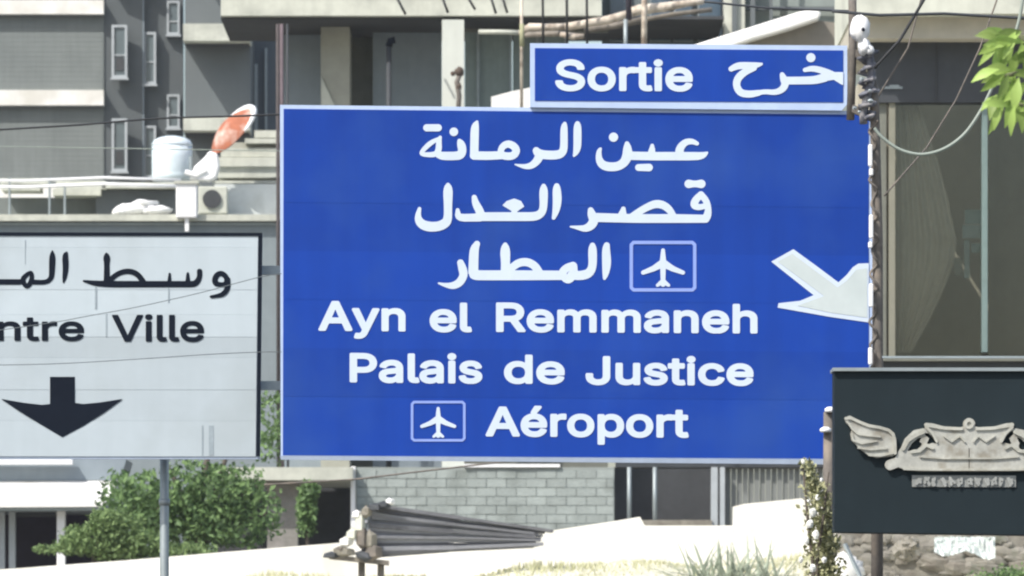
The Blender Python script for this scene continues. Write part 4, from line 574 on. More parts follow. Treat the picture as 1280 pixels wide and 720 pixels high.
# ------------------------------------------------------------------ LEFT: grey apartment tower
TD = 190.0
t = thing('apartment_tower', (P(60, 0, TD)[0], TD, ZT), 'grey apartment tower with white floor bands and narrow windows at upper left', 'building')
b = MB(); a = P(-260, 900, TD); c = P(130, -300, TD); b.box(a[0], c[0], TD, TD + 12, ZT, c[2]); b.build('front_wall', M_tower, t)
for ya, yb in ((-100, -84), (0, 17.5), (112.5, 131.5), (234, 247), (352, 366), (470, 484)):
    b = MB(); b.pbox(-262, ya, 129.5, yb, TD - .35, .5); b.build('floor_band', M_wall_white, t)
    b = MB(); b.pbox(-262, yb, 129, yb + 3.5, TD - .12, .12); b.build('shadow_strip', M_tower2, t)  # dark strip below each band, the band's shadow put into its colour
# louvred cladding strips on the front wall
for i in range(44):
    y = -28 + i * 6.2
    if any(ya - 3 < y < yb + 5 for ya, yb in ((0, 17.5), (112.5, 131.5), (234, 247))): continue
    b = MB(); b.pbox(-260, y, 128.5, y + 6.0, TD - .012, .02); b.build('cladding_strip', M_tower, t)
# receding side wall: local frame
def side(name, px0, D0, px1, D1, m, top, bottom_z, th=.3):
    a = P(px0, 0, D0); c = P(px1, 0, D1); b = MB(); zt = P(0, top, (D0 + D1) / 2)[2]
    b.add([(a[0], D0, bottom_z), (c[0], D1, bottom_z), (c[0], D1, zt), (a[0], D0, zt), (a[0], D0 + th, bottom_z), (c[0], D1 + th, bottom_z), (c[0], D1 + th, zt), (a[0], D0 + th, zt)],
          [(0, 1, 2, 3), (7, 6, 5, 4), (0, 4, 5, 1), (3, 2, 6, 7), (1, 5, 6, 2), (0, 3, 7, 4)])
    return b
side('w', 130, TD + .05, 178, TD + .35, M_tower2, -300, ZT).build('side_wall', M_tower2, t)  # side walls face forward; their shade is put into the darker render
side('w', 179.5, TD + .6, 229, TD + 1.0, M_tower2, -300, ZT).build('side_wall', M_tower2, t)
b = MB(); b.obox(P(178.7, 900, TD + .4), P(178.7, -300, TD + .4), .08, .08); b.build('downpipe', M_slate, t)
def far_window(x0, y0, x1, y1, D, t, lw=3.0, pane=M_pane, half=False):
    b = MB(); b.pbox(x0, y0, x1, y0 + lw, D, .14); b.pbox(x0, y1 - lw, x1, y1, D, .14); b.pbox(x0, y0 + lw, x0 + lw, y1 - lw, D, .14); b.pbox(x1 - lw, y0 + lw, x1, y1 - lw, D, .14)
    b.pbox(x0 + lw, (y0 + y1) / 2 + 4, x1 - lw, (y0 + y1) / 2 + 5.6, D + .03, .08)
    f = b.build('window', M_frame, t)
    b = MB(); b.pbox(x0 + lw, y0 + lw, x1 - lw, y1 - lw, D + .07, .05); b.build('pane', pane, f)
    if half:
        b = MB(); b.pbox(x0 + lw + 2.5, y0 + (y1 - y0) * .62, x1 - lw - 1.5, y0 + (y1 - y0) * .86, D + .02, .05); b.build('open_vent', M_dark, f)
    b = MB(); b.pbox(x0 - 1.5, y1, x1 + 1.5, y1 + 2.4, D - .1, .25); b.build('sill', M_frame, f)
for k, dy in ((0, 0), (1, 117), (-1, -117), (2, 234)):
    far_window(139.5, 31 + dy, 159, 97 + dy, TD - .2, t, half=(k in (0, 1)))
    far_window(179.5, 40 + dy, 195, 105 + dy, TD + .45, t)
    far_window(208.5, 1 + dy, 224.5, 43 + dy, TD + .75, t, 2.6)
# second tower, between the first tower and the raw concrete building
t = thing('apartment_block', (P(270, 0, 176)[0], 176, ZT), 'dark slate apartment block with pale balcony ledges behind the water tank', 'building')
b = MB(); a = P(231, 900, 180); c = P(312, -300, 180); b.box(a[0], c[0] + .02, 180, 190, ZT, c[2]); b.build('wall', M_tower2, t)
b = MB(); a = P(312.5, 900, 182); c = P(372, -300, 182); b.box(a[0], c[0], 182.5, 190, ZT, c[2]); b.build('recessed_wall', mat('slate_dark', (.10, .12, .14), .8, .1, .8), t)
for ya, yb in ((-88, -68), (29.5, 51), (146, 163), (264, 283)):
    b = MB(); b.pbox(229, ya, 312, yb, 178.5, 1.5); b.build('balcony_ledge', M_conc, t)
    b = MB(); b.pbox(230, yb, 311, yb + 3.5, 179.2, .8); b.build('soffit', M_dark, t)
b = MB(); b.pbox(318, 80, 322, 290, 182.3, .15); b.pbox(331, 60, 334, 290, 182.3, .15); b.build('downpipe', M_steel, t)

# ------------------------------------------------------------------ low flat roof with tank, dish and clutter
RD = 150.0
t = thing('flat_roofed_building', (P(170, 0, RD)[0], RD, ZT), 'low grey building with a cluttered flat roof above the Centre Ville sign', 'building')
b = MB(); a = P(-150, 0, RD); c = P(420, 276, RD); b.box(a[0], c[0], RD, RD + 9, ZT, c[2]); b.build('wall', mat('bluish_render', (.21, .245, .26), .85, .1, .8, streak=.06), t)
b = MB(); b.pbox(-152, 268, 420, 276, RD - .25, 9.3); b.build('roof_edge', M_conc, t)
b = MB(); b.pbox(-152, 278.5, 420, 281, RD - .08, .1); b.build('gutter', M_steel, t)
b = MB(); b.pbox(-150, 247, 218, 268, RD + 2, .2); b.build('rear_parapet', M_tower, t)
b = MB(); b.pbox(120, 238, 224, 268, RD + 1.4, .3); b.build('parapet_block', M_tower2, t)
t = thing('pipe_railing', P(110, 268, RD + .5), 'pale pipe railing running along the cluttered flat roof edge', 'railing')
for py in (224, 232):
    b = MB(); b.tube([P(-120, py, RD + .5), P(30, py + 2, RD + .5), P(130, py - 2, RD + .5), P(226, py + 1, RD + .5)], .045 if py == 232 else .035, 8); b.build('rail', M_paint, t, True)
for px in (-60, 12, 62, 81):
    b = MB(); b.tube([P(px, 222 if px != 81 else 232, RD + .5), P(px, 269, RD + .5)], .03, 6); b.build('baluster', M_steel, t)
t = thing('rooftop_pallets', P(100, 232, RD + 1), 'grey slab heap lying along the roof parapet left of the tank', 'slabs')
for (x0, y0, x1, y1) in ((0, 223, 60, 230), (70, 226, 132, 236), (66, 236, 126, 244), (128, 228, 218, 235), (2, 231, 50, 238)):
    b = MB(); b.pbox(x0, y0, x1, y1, RD + 1, 1.0); b.build('slab', M_conc, t)
t = thing('water_tank', P(215, 225, RD + 2), 'round white plastic water tank with domed top on the flat roof', 'water tank')
c = P(215, 226, RD + 2); sc = RD / F
b = MB(); b.lathe(c, [(25 * sc, 0), (25.5 * sc, 8 * sc), (25.2 * sc, 9 * sc), (25.5 * sc, 10 * sc), (25.5 * sc, 30 * sc), (25.3 * sc, 44 * sc)], 28); b.build('body', M_tank, t, True)
b = MB(); b.lathe((c[0], c[1], c[2] + 44 * sc), [(25.8 * sc, 0), (25.8 * sc, 2 * sc), (23 * sc, 7 * sc), (16 * sc, 10.5 * sc), (7 * sc, 12.5 * sc), (.1 * sc, 13 * sc)], 28); b.build('lid', M_tank, t, True)
b = MB(); b.tube([P(238, 218, RD + 1.4), P(238, 196, RD + 1.4)], .04, 6); b.build('outlet_pipe', M_steel, t)
# satellite dish seen nearly edge-on
t = thing('satellite_dish', P(255, 226, RD + 1), 'rusty red satellite dish with white rim tilted on its white mount beside the tank', 'satellite dish')
c0 = Vector(P(291, 163, RD + 1.2)); A = Vector((.66, 0, .75)).normalized(); Bv = Vector((.83 * .52, -.80, -.56 * .52)).normalized(); Nn = A.cross(Bv)
L_ = 37 * sc; W_ = 26 * sc * 1.0
b = MB(); vs = []; fs = []; nr, nk = 6, 28
for layer in (0, 1):
    for i in range(nr + 1):
        for k in range(nk):
            th_ = 2 * math.pi * k / nk; rr_ = i / nr
            vs.append(c0 + A * L_ * rr_ * math.cos(th_) + Bv * W_ * rr_ * math.sin(th_) + Nn * (.30 * (rr_ ** 2 - 1) + layer * .025))
for layer in (0, 1):
    o_ = layer * (nr + 1) * nk
    for i in range(nr):
        for k in range(nk): fs.append((o_ + i * nk + k, o_ + i * nk + (k + 1) % nk, o_ + (i + 1) * nk + (k + 1) % nk, o_ + (i + 1) * nk + k))
b.add(vs, fs); b.build('reflector', M_red, t, True)
b = MB(); b.tube([c0 + A * L_ * math.cos(q) + Bv * W_ * math.sin(q) for q in [-2.1 + 3.5 * k / 30 for k in range(31)]], [.03 + .06 * math.sin(math.pi * k / 30) for k in range(31)], 6); b.build('rim', M_paint, t, True)
b = MB(); b.ppoly([(236, 224), (243, 208), (256, 196), (262, 188), (272, 192), (274, 208), (270, 222), (262, 226)], RD + .9, .5); b.build('mount', M_paint, t, bevel=.05)
b = MB(); b.tube([P(231, 215, RD + .9), P(245, 219, RD + .9), P(258, 212, RD + .9)], .07, 6); b.build('feed_arm', M_paint, t)
# lift housing made of pale slabs
t = thing('roof_housing', P(310, 270, RD + 1.5), 'pale stepped concrete housing on the flat roof right of the dish', 'rooftop housing')
for k, (x0, y0, x1, y1) in enumerate(((318, 163, 350, 172), (306, 173, 420, 179), (276, 185, 420, 196), (270, 196.5, 420, 208), (272, 208.5, 420, 222), (266, 226, 420, 229))):
    b = MB(); b.pbox(x0, y0, x1, y1, RD + 2.6 - .1 * (k % 2), 2.5); b.build('slab', M_conc, t)
b = MB(); b.pbox(282, 178, 420, 270, RD + 2.8, 2); b.build('core', M_shade, t)
b = MB(); b.pbox(268, 230, 420, 268, RD + 1.9, .5); b.build('low_wall', mat('white_render_soft', (.62, .65, .64), .85, .08, 1.5, dirt=(.4, .42, .4), dirt_amt=.6, dirt_scale=1.5), t)
t = thing('air_conditioner', P(266, 268, RD + .8), 'boxy outdoor air conditioner with dark fan hole on the flat roof', 'air conditioner')
b = MB(); b.pbox(248, 233, 284, 267, RD + .8, .6); b.build('casing', M_conc, t, bevel=.03)
c = P(265, 249, RD + .78); b = MB(); b.tube([(c[0], c[1], c[2]), (c[0], c[1] - .04, c[2])], .24, 16); b.build('fan_grille', M_dark, t)
t = thing('rooftop_cabinet', P(233, 288, RD - .4), 'narrow white cabinet on a thin leg at the edge of the flat roof', 'cabinet')
b = MB(); b.pbox(220, 226, 246, 272, RD - .5, .5); b.build('box', M_paint, t, bevel=.03)
b = MB(); b.pbox(231, 272, 236, 289, RD - .4, .1); b.build('leg', M_paint, t)
b = MB(); b.pbox(218, 226, 248, 229, RD - .56, .6); b.build('lid', M_conc, t)
t = thing('white_bundle', P(178, 268, RD + .6), 'heap of white sacks on the flat roof left of the narrow cabinet', 'sacks')
for k, (px, py, rx_, rz_) in enumerate(((165, 262, 24, 7), (192, 263, 22, 6), (180, 255, 18, 5), (150, 266, 12, 4))):
    b = MB(); c = P(px, py, RD + .6); b.rock(c, rx_ * sc, .3, rz_ * sc, k + 30, 12, 7); b.build('sack', M_paint, t, True)

# ------------------------------------------------------------------ CENTRE: raw concrete building
BD = 120.0
t = thing('concrete_building', (P(520, 0, BD)[0], BD, ZT), 'raw concrete building with pale balcony slab and shaded balcony behind the blue sign', 'building')
b = MB(); b.pbox(276, -80, 752, 19.5, BD, 4.2); b.build('balcony_slab', M_conc, t)
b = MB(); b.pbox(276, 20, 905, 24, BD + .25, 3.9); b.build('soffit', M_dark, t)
b = MB(); b.pbox(276, -9, 752, -6, BD - .05, .05); b.build('slab_groove', M_mortar, t)
b = MB(); b.pbox(552.5, 24.5, 580, 585, BD - .03, .5); b.build('column', mat('pale_column', (.55, .57, .52), .85, .06, 1, streak=.04), t)
b = MB(); b.pbox(352, 24, 401, 585, BD + 3.0, .2); b.build('recess_panel', M_slate, t)
b = MB(); b.pbox(401, 24, 437, 585, BD + 1.6, 1.5); b.build('pillar', M_shade, t)
b = MB(); b.ppoly([(401.5, 96), (418, 131), (418, 200), (401.5, 200)], BD + 1.55, .05); b.build('sun_wedge', M_conc, t)  # sunlit wedge on the shaded pillar, put in as a paler piece
b = MB(); b.pbox(437, 24, 466, 585, BD + 3.4, .2); b.build('dark_recess', M_olive, t)
b = MB(); b.pbox(466, 24, 552, 585, BD + 2.6, .2); b.build('recess_panel', M_slate, t)
b = MB(); b.pbox(340, 24, 560, 34, BD + 2.2, .3); b.build('beam', M_shade, t)
for x0, x1 in ((581, 596), (599, 637), (641, 670), (673, 705)):
    b = MB(); b.pbox(x0, 40, x1, 300, BD + 2.0, .06); f = b.build('glazing_panel', M_grille, t)
    b = MB(); b.pbox(x1, 36, x1 + 3, 300, BD + 1.9, .1); b.build('mullion', M_steel, f)
b = MB(); b.pbox(580, 24, 760, 40, BD + 1.9, .2); b.build('head_beam', M_olive, t)
b = MB(); b.pbox(580, 300, 760, 585, BD + 2.0, .2); b.build('lower_wall', M_olive, t)
b = MB(); b.ppoly([(614, 121), (640, 114), (670, 108), (670, 140), (614, 140)], BD - .4, .6); b.build('lit_ledge', M_wall_white, t)
# right wing behind the scaffolding
b = MB(); b.pbox(752.5, -80, 905, 575, BD + 4.0, .3); b.build('rear_wall', mat('green_grey_render', (.17, .20, .20), .8, .15, .8, streak=.1), t)
for x0, x1 in ((762, 782), (812, 838), (842, 866), (872, 902)):
    f = MB().pbox(x0, -60, x1, 52, BD + 3.85, .12).build('window', M_steel, t)
    MB().pbox(x0 + 2, -58, x1 - 2, 50, BD + 3.78, .06).build('pane', M_paneb, f)
b = MB(); b.pbox(905.5, -80, 931, 60, BD + 1, .8); b.build('pale_pier', M_conc, t)
b = MB(); b.pbox(931, -80, 1100, 575, BD + 1.6, .3); b.build('end_wall', mat('sage_render', (.24, .27, .25), .85, .15, .8, streak=.1), t)
for x0, x1 in ((915, 921), (938, 944), (962, 966)):
    b = MB(); b.pbox(x0, -80, x1, 40, BD + .9, .06); b.build('vertical_fin', M_tower2, t)
b = MB(); b.pbox(931, 8, 1084, 12, BD + 1.3, .2); b.build('cornice', M_tower2, t)
# lower storey between pillar and shutter
b = MB(); b.pbox(268, 584, 441, 600, BD - 1.2, 4); b.build('lower_slab', M_conc, t)
b = MB(); b.pbox(334, 600.5, 372, 720, BD - .6, .6); b.build('stone_pillar', mat('rough_stone', (.23, .22, .20), .95, .2, 3, bump=.6, dirt=(.32, .3, .28), dirt_amt=.6, dirt_scale=4), t)
b = MB(); b.pbox(268, 600.5, 438, 760, BD + 3, .2); b.build('inner_wall', M_dark, t)
b = MB(); b.pbox(438.5, 583, 444, 690, BD - .7, .5); b.build('white_jamb', M_paint, t)
b = MB(); b.pbox(889, 584, 897, 660, BD - .2, .3); b.build('door_jamb', M_frame, t)
b = MB(); b.pbox(900, 584, 906, 660, BD - .2, .3); b.build('door_jamb', M_frame, t)
b = MB(); b.pbox(770, 575, 1102, 584, BD - .1, .8); b.build('lintel', M_lintel, t)
b = MB(); b.pbox(765, 584, 910, 760, BD + 3, .2); b.build('inner_wall', M_dark, t)
b = MB(); b.pbox(797, 650, 890, 662, BD - .3, .5); b.build('threshold', M_rubble, t)
for px in (786.5, 818.5):
    b = MB(); b.tube([P(px, 584, BD - .2), P(px, 668, BD - .2)], .045, 8); b.build('prop', M_steel, t, True)
for i in range(27):
    x0 = 907 + i * 7.2; b = MB(); b.pbox(x0, 584, x0 + 6.2, 700, BD + .1 - (.04 if i % 2 else 0), .1); b.build('shutter_slat', M_shutter, t)
# block wall, block by block
t = thing('block_wall', P(610, 700, BD - .5), 'unrendered grey concrete block wall under the blue sign', 'wall')
b = MB(); b.pbox(445, 584, 768, 720, BD - .425, .40); b.build('mortar_bed', M_mortar, t)
b = MB(); b.pbox(580, 580, 700, 584, BD - .5, .5); b.build('cap', M_paint, t)
bw, bh = 25.0, 11.2; meshes = []
row = 0; y = 587.5
while y < 700:
    x = 446 - (12.5 if row % 2 else 0)
    while x < 765:
        x0 = max(x, 446); x1 = min(x + bw - 1.0, 767)
        if x1 - x0 > 5:
            MB().pbox(x0, y, x1, y + bh - .9, BD - .44 + rng.uniform(-.008, .008), .1).build('block', M_block, t)
        x += bw
    y += bh; row += 1
# wall-side items on the balcony
t = thing('drainpipe', P(352, 585, BD + .4), 'bundle of dark rusty pipes rising at the left end of the balcony', 'pipe')
for px, m_, r0 in ((348, mat('rust_dark', (.075, .065, .065), .8, .25, 4), .035), (353, mat('rust_purple', (.12, .095, .105), .8, .25, 4), .04), (360, M_lintel, .025)):
    b = MB(); b.tube([P(px, 585, BD - .3), P(px - 1, 30, BD - .3)], r0, 8); b.build('pipe', m_, t, True)
t = thing('balcony_lamp', P(485, 560, BD + .6), 'slim dark lamp post with a short hooked head on the balcony', 'lamp post')
b = MB(); b.tube([P(486, 585, BD + .6), P(486, 56, BD + .6)], .055, 8); b.build('post', M_lintel, t, True)
b = MB(); b.tube([P(486, 58, BD + .6), P(488, 51, BD + .6), P(494, 50, BD + .6)], .075, 8); b.build('head', M_black, t, True)
t = thing('wall_lamp', P(573, 135, BD - .5), 'small rusty lantern on a crooked bracket in front of the pale column', 'lamp')
b = MB(); b.tube([P(572, 150, BD - .4), P(574, 120, BD - .4), P(571, 103, BD - .4), P(575, 92, BD - .4)], .05, 8); b.build('bracket', M_post, t, True)
b = MB(); b.rock(P(574, 90, BD - .4), .09, .09, .1, 4); b.rock(P(566, 92, BD - .4), .045, .05, .05, 8); b.rock(P(573, 108, BD - .4), .06, .06, .09, 9); b.build('lantern', mat('rust_brown', (.10, .075, .06), .8, .3, 6), t, True)

# ------------------------------------------------------------------ scaffolding in front of the top slab
t = thing('scaffolding', P(740, 140, 116), 'rickety scaffold of bleached beams and thin rods above the exit plate', 'scaffolding')
def bar(name, pts, r0, m_, D=116):
    b = MB(); b.tube([P(x, y, D) for x, y in pts], [q * D / F for q in (r0 if isinstance(r0, list) else [r0] * len(pts))], 8); return b.build(name, m_, t, True)
bar('beam', [(598, 40), (625, 40), (652, 41)], 3, M_conc)
bar('beam', [(648, 42), (662, 34), (690, 34), (706, 33)], [3, 5, 4.5, 4], M_palewood)
bar('beam', [(706, 34), (735, 29), (760, 25), (790, 16)], [5, 5, 5.5, 5], M_palewood, 115.8)
bar('beam', [(786, 16), (800, 12), (830, 9), (858, 4), (880, 1)], [6, 6.5, 6, 4.5, 4], M_palewood, 116.1)
bar('plank', [(650, 44), (700, 42), (728, 46)], 3.5, M_wood, 116.3)
bar('plank', [(700, 43), (716, 46), (730, 45)], [3, 4, 3], M_palewood, 115.6)
bar('plank', [(730, 37), (770, 32), (808, 24)], 4.2, M_wood, 116.4)
bar('plank', [(808, 24), (840, 18), (890, 12)], 3, M_wood, 116.4)
bar('rod', [(652, -60), (652, 135)], 2, M_palewood, 115.5)
bar('rod', [(652.5, 30), (652.5, 58)], 3, mat('moss_wood', (.32, .32, .2), .8, .2, 4), 115.4)
for px, r0 in ((678, 1.6), (708, 1.7), (733, 1.6)): bar('rod', [(px, -60), (px + 1, 62)], r0, M_wire, 115.5)
bar('upright', [(785, -60), (786, 25)], 3.6, mat('dark_purple_iron', (.05, .045, .06), .7, .2, 4), 115.5)
bar('upright', [(806, -60), (805, 80)], 3.6, M_palewood, 115.4)
bar('upright', [(782, 24), (782, 80)], 2.6, M_steel, 115.4)
for k, (a_, c_) in enumerate((((614, -2), (620, 17)), ((628, -4), (634, 16)), ((496, -3), (507, 18)), ((553, -3), (560, 16)), ((585, -3), (594, 12)))): bar('rod', [a_, c_], 1.6, M_wire, 119)
t = thing('canopy', P(960, 60, 100), 'white tapering canopy edge jutting up to the right behind the exit plate', 'canopy')
cd = 100
b = MB(); b.ppoly([(800, 82), (860, 58), (940, 33), (1000, 14), (1020, 11), (1027, 16), (1024, 24), (985, 37), (940, 50), (905, 62), (860, 80)], cd, .5); b.build('edge', M_wall_white, t, bevel=.04)
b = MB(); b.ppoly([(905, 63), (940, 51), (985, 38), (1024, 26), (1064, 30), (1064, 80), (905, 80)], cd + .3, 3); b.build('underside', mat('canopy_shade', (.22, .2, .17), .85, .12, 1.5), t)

# ------------------------------------------------------------------ RIGHT: shop front building
QD = 90.0
t = thing('shopfront_building', (P(1250, 0, QD)[0], QD, ZT), 'shopfront with dark cladding and tall glass window at right', 'building')
b = MB(); b.pbox(1066, -120, 1520, 17, QD - .9, 5); b.build('upper_slab', M_conc, t)
b = MB(); b.pbox(1066, 20.5, 1520, 48, QD - .5, 5); b.build('lower_slab', mat('beige_concrete', (.45, .42, .35), .9, .15, 1.2, dirt=(.3, .28, .24), dirt_amt=.6, dirt_scale=1.2), t)  # the darker patches are shadow patches put into the slab's colour
b = MB(); b.pbox(1066, 17, 1520, 20.5, QD - .3, 5); b.build('slab_joint', M_tower2, t)
b = MB(); b.pbox(1088, 48.5, 1520, 128, QD, .4); b.build('cladding', M_lintel, t)
for x0 in (1170, 1262, 1354):
    b = MB(); b.pbox(x0, 52, x0 + 1.2, 126, QD - .02, .02); b.build('cladding_joint', M_dark, t)
b = MB(); b.pbox(1088, 128.5, 1108, 462, QD + .1, .3); b.build('frame_post', M_olive, t)
b = MB(); b.pbox(1111, 128.5, 1119, 462, QD + .05, .2); b.build('frame_post', mat('olive_pale', (.22, .215, .17), .6, .1, 3), t)
b = MB(); b.pbox(1227.5, 128.5, 1234.5, 440, QD + .0, .2); b.build('mullion', M_teal, t)
G1 = glass_mat('shop_glass', (.88, .89, .86))
b = MB(); b.pbox(1119.5, 128.5, 1227, 446, QD + .15, .012); b.build('glass_pane', G1, t)
b = MB(); b.pbox(1235, 128.5, 1420, 446, QD + .15, .012); b.build('glass_pane', G1, t)
b = MB(); a = P(1089, 470, QD + .4); c = P(1520, 128, QD + .4)
b.box(a[0], c[0], QD + 3.2, QD + 3.4, a[2], c[2] + .3); b.build('room_back_wall', M_room, t)
b = MB(); b.box(a[0], c[0], QD + .5, QD + 3.2, a[2] - .1, a[2]); b.build('room_floor', M_olive, t)
for xa in (c[0], a[0] - .2): MB().box(xa, xa + .19, QD + .5, QD + 3.2, a[2], c[2] + .3).build('room_side_wall', M_room, t)
b = MB(); b.pbox(1236, 129, 1420, 446, QD + .6, .05); b.build('brown_blind', mat('brown_blind', (.15, .135, .11), .8, .15, 1.2, streak=.1), t)
b = MB(); b.pbox(1088, 447.5, 1520, 451, QD - .15, .5); b.build('sill', M_olive, t)
b = MB(); b.pbox(1088, 451.5, 1520, 760, QD + .02, .5); b.build('base_wall', M_lintel, t)
# drawn curtain tapering down the left window
b = MB(); vs = []; n = 40; edge = [(128, 1150), (200, 1172), (250, 1185), (300, 1196), (330, 1192), (380, 1172), (440, 1140)]
for j, (py, ex) in enumerate(edge):
    for i in range(n + 1):
        u = i / n; px = 1120 + (ex - 1120) * u; q = P(px, py, QD + .45); vs.append((q[0], q[1] + .035 * math.sin(u * 34) * (1 - .2 * u), q[2]))
fs = [(j * (n + 1) + i, (j + 1) * (n + 1) + i, (j + 1) * (n + 1) + i + 1, j * (n + 1) + i + 1) for j in range(len(edge) - 1) for i in range(n)]
b.add(vs, fs); b.build('curtain', M_curtain, t, True)
for k, (x0, y0, x1, y1, m_) in enumerate(((1206, 262, 1226, 280, M_teal), (1203, 281, 1226, 298, M_grille), (1205, 300, 1212, 348, M_grille), (1214, 304, 1225, 316, M_teal), (1193, 322, 1203, 345, M_olive))):
    b = MB(); b.pbox(x0, y0, x1, y1, QD + .20, .01); b.build('sticker', m_, t)
b = MB(); b.pbox(1103, 108, 1128, 111, QD - .03, .02); b.pbox(1112, 106, 1124, 109, QD - .035, .02); b.build('scuff_plate', M_steel, t)

# ------------------------------------------------------------------ rubble bank under the shop sign
t = thing('rubble_bank', P(1180, 760, 84), 'brown rubble and earth bank below the black shop sign', 'rubble bank')
b = MB(); b.ppoly([(1040, 800), (1040, 690), (1060, 650), (1400, 650), (1400, 800)], 86, 1.5); b.build('earth', M_rubble, t)
M_grub = mat('grub', (.24, .225, .195), .9, .25, 6, .2, dirt=(.15, .16, .12), dirt_amt=.7, dirt_scale=5, bump=.6)
rocks = []
rr = random.Random(21)
for k in range(80):
    px = rr.uniform(1048, 1290); py = rr.uniform(672, 730); s_ = rr.uniform(.04, .13)
    b = MB(); b.rock(P(px, py, 85.97), s_ * 1.9, s_ * .6, s_, k + 60, 8, 5); b.build('stone', M_grub if k % 3 else M_rubble, t)
t = thing('rock', P(1153, 702, 85.4), 'rounded grey boulder in the rubble left of the white sheeting', 'rock'); b = MB(); b.rock(P(1130, 688, 85.5), .16, .18, .14, 3, 12, 8); b.rock(P(1138, 680, 85.3), .14, .15, .1, 5, 12, 8); b.build('stone', M_rubble, t)
t = thing('plastic_sheet', P(1205, 690, 85.2), 'crumpled white plastic sheeting on the rubble bank under the shop sign', 'plastic sheet')
b = MB(); n = 26; m2 = 8; vs = []; rr = random.Random(4)
for j in range(m2 + 1):
    for i in range(n + 1):
        u = i / n; v = j / m2; px = 1168 + u * 76; py = 671 + v * (19 + 6 * u) + 4 * math.sin(u * 9) * v; q = P(px, py, 85.1 - .25 * v); vs.append((q[0], q[1] + rr.uniform(-.025, .025), q[2] + rr.uniform(-.01, .01)))
b.add(vs, [(j * (n + 1) + i, (j + 1) * (n + 1) + i, (j + 1) * (n + 1) + i + 1, j * (n + 1) + i + 1) for j in range(m2) for i in range(n)])
b.build('sheet', mat('plastic_white', (.48, .53, .50), .4, .15, 5, .4, dirt=(.28, .29, .26), dirt_amt=.6, dirt_scale=5), t)
t = thing('white_boulder', P(1060, 730, 84.8), 'large bright white boulder at the foot of the climbing plant', 'rock'); b = MB(); b.rock(P(1055, 714, 84.9), .27, .2, .24, 8, 14, 9); b.build('stone', M_wall_white, t, True)
t = thing('metal_bar', P(1075, 720, 84.5), 'grey bar leaning diagonally against the rubble beside the white boulder', 'bar'); b = MB(); b.obox(P(1056, 680, 84.6), P(1082, 735, 84.4), .06, .04); b.build('bar', M_steel, t)
t = thing('bush', P(1262, 720, 84.5), 'low dark green weed at bottom right of the rubble bank', 'plant'); b = MB(); r_ = random.Random(8)
for k in range(700): leaf_quad(b, P(1262 + r_.gauss(0, 16), 722 + r_.gauss(0, 6), 84.6 + r_.gauss(0, .1)), .07, .035, r_)
o = b.build('foliage', M_leaf, t); o['kind'] = 'stuff'

# ------------------------------------------------------------------ LOWER LEFT: low building with white roof
LD = 118.0
t = thing('low_shed', (P(60, 0, LD)[0], LD, ZT), 'low shed with sunlit white roof edge and dark opening at bottom left', 'building')
b = MB(); b.ppoly([(-150, 560), (158, 574), (150, 600), (-150, 602)], LD + 1, 2); b.build('upper_fascia', M_slate, t)
b = MB(); b.pbox(-150, 572, 90, 580, LD + .6, .3); b.build('upper_lip', M_paint, t)
q = [P(-150, 602, LD + 1), P(150, 601, LD + 1), P(132, 627, LD - .8), P(-150, 629, LD - .8)]
b = MB(); b.add([q[0], q[3], q[2], q[1]] + [(a_[0], a_[1], a_[2] - .1) for a_ in (q[0], q[3], q[2], q[1])], [(0, 1, 2, 3), (7, 6, 5, 4), (0, 4, 5, 1), (1, 5, 6, 2), (2, 6, 7, 3), (3, 7, 4, 0)]); b.build('roof', M_wall_white, t)
b = MB(); b.pbox(-150, 630, 150, 638, LD - .7, 2.5); b.build('fascia', M_steel, t)
b = MB(); b.pbox(-150, 638, 160, 760, LD + 2.5, .2); b.build('inner_wall', mat('dark_violet', (.035, .03, .045), .9, .2, 1), t)
for x0, x1 in ((-6, 6), (11, 19)):
    b = MB(); b.pbox(x0, 638, x1, 760, LD + .2, .2); b.build('door_post', M_frame, t)
b = MB(); b.pbox(71, 638, 81, 760, LD - .3, .25); b.build('white_post', M_paint, t)
b = MB(); b.pbox(20, 640, 70, 646, LD + .3, .1); b.build('head_rail', M_lintel, t)

# ------------------------------------------------------------------ pile of poles on two props
KD = 95.5
t = thing('pole_rack', P(462, 735, KD), 'two grey props and a plank holding up the stack of slats', 'rack')
for px in (452, 476):
    b = MB(); b.tube([P(px, 780, KD), P(px, 700, KD)], .055, 8); b.build('prop', M_wood, t, True)
b = MB(); b.obox(P(412, 696, KD), P(486, 704, KD), .5, .07); b.build('plank', M_wood, t)
n = 14
ORD = ['topmost', 'second', 'third', 'fourth', 'fifth', 'sixth', 'seventh', 'eighth', 'ninth', 'tenth', 'eleventh', 'twelfth', 'thirteenth', 'lowest']
for k in range(n):
    u = k / (n - 1); xl = 452 + 12 * abs(math.sin(k * 1.7)) + (14 if k == 0 else 0); yl = 632 + 64 * u; xr = 680 - 14 * abs(math.sin(k * 2.3)) + (10 if k < 2 else 0); yr = 664 + 19 * u
    mid = ((xl + xr) / 2, (yl + yr) / 2 + 1.5 * math.sin(k * 1.3))
    d0 = KD - .05 + .05 * math.sin(k * 2.1)
    b = MB(); hh = (4.6 + 1.2 * math.sin(k * 2.9)) * KD / F; m3 = P(*mid, d0 + .3)
    b.obox(P(xl, yl, d0), m3, .22, hh); b.obox(m3, P(xr, yr, d0 + .6), .22, hh * .8)
    o = b.build('wooden_slat', M_pole_wood, None)
    lab = 'topmost long grey slat slanting down over the stack' if k == 0 else ('lowest long grey slat in the stack above the white wall' if k == n - 1 else 'long grey slat, %s from the top of the stack under the block wall' % ORD[k])
    tag(o, lab, 'slat', 'slats stacked in front of the block wall')
t = thing('debris_heap', P(440, 700, KD - .2), 'broken pale concrete lumps piled at the left end of the slats', 'debris')
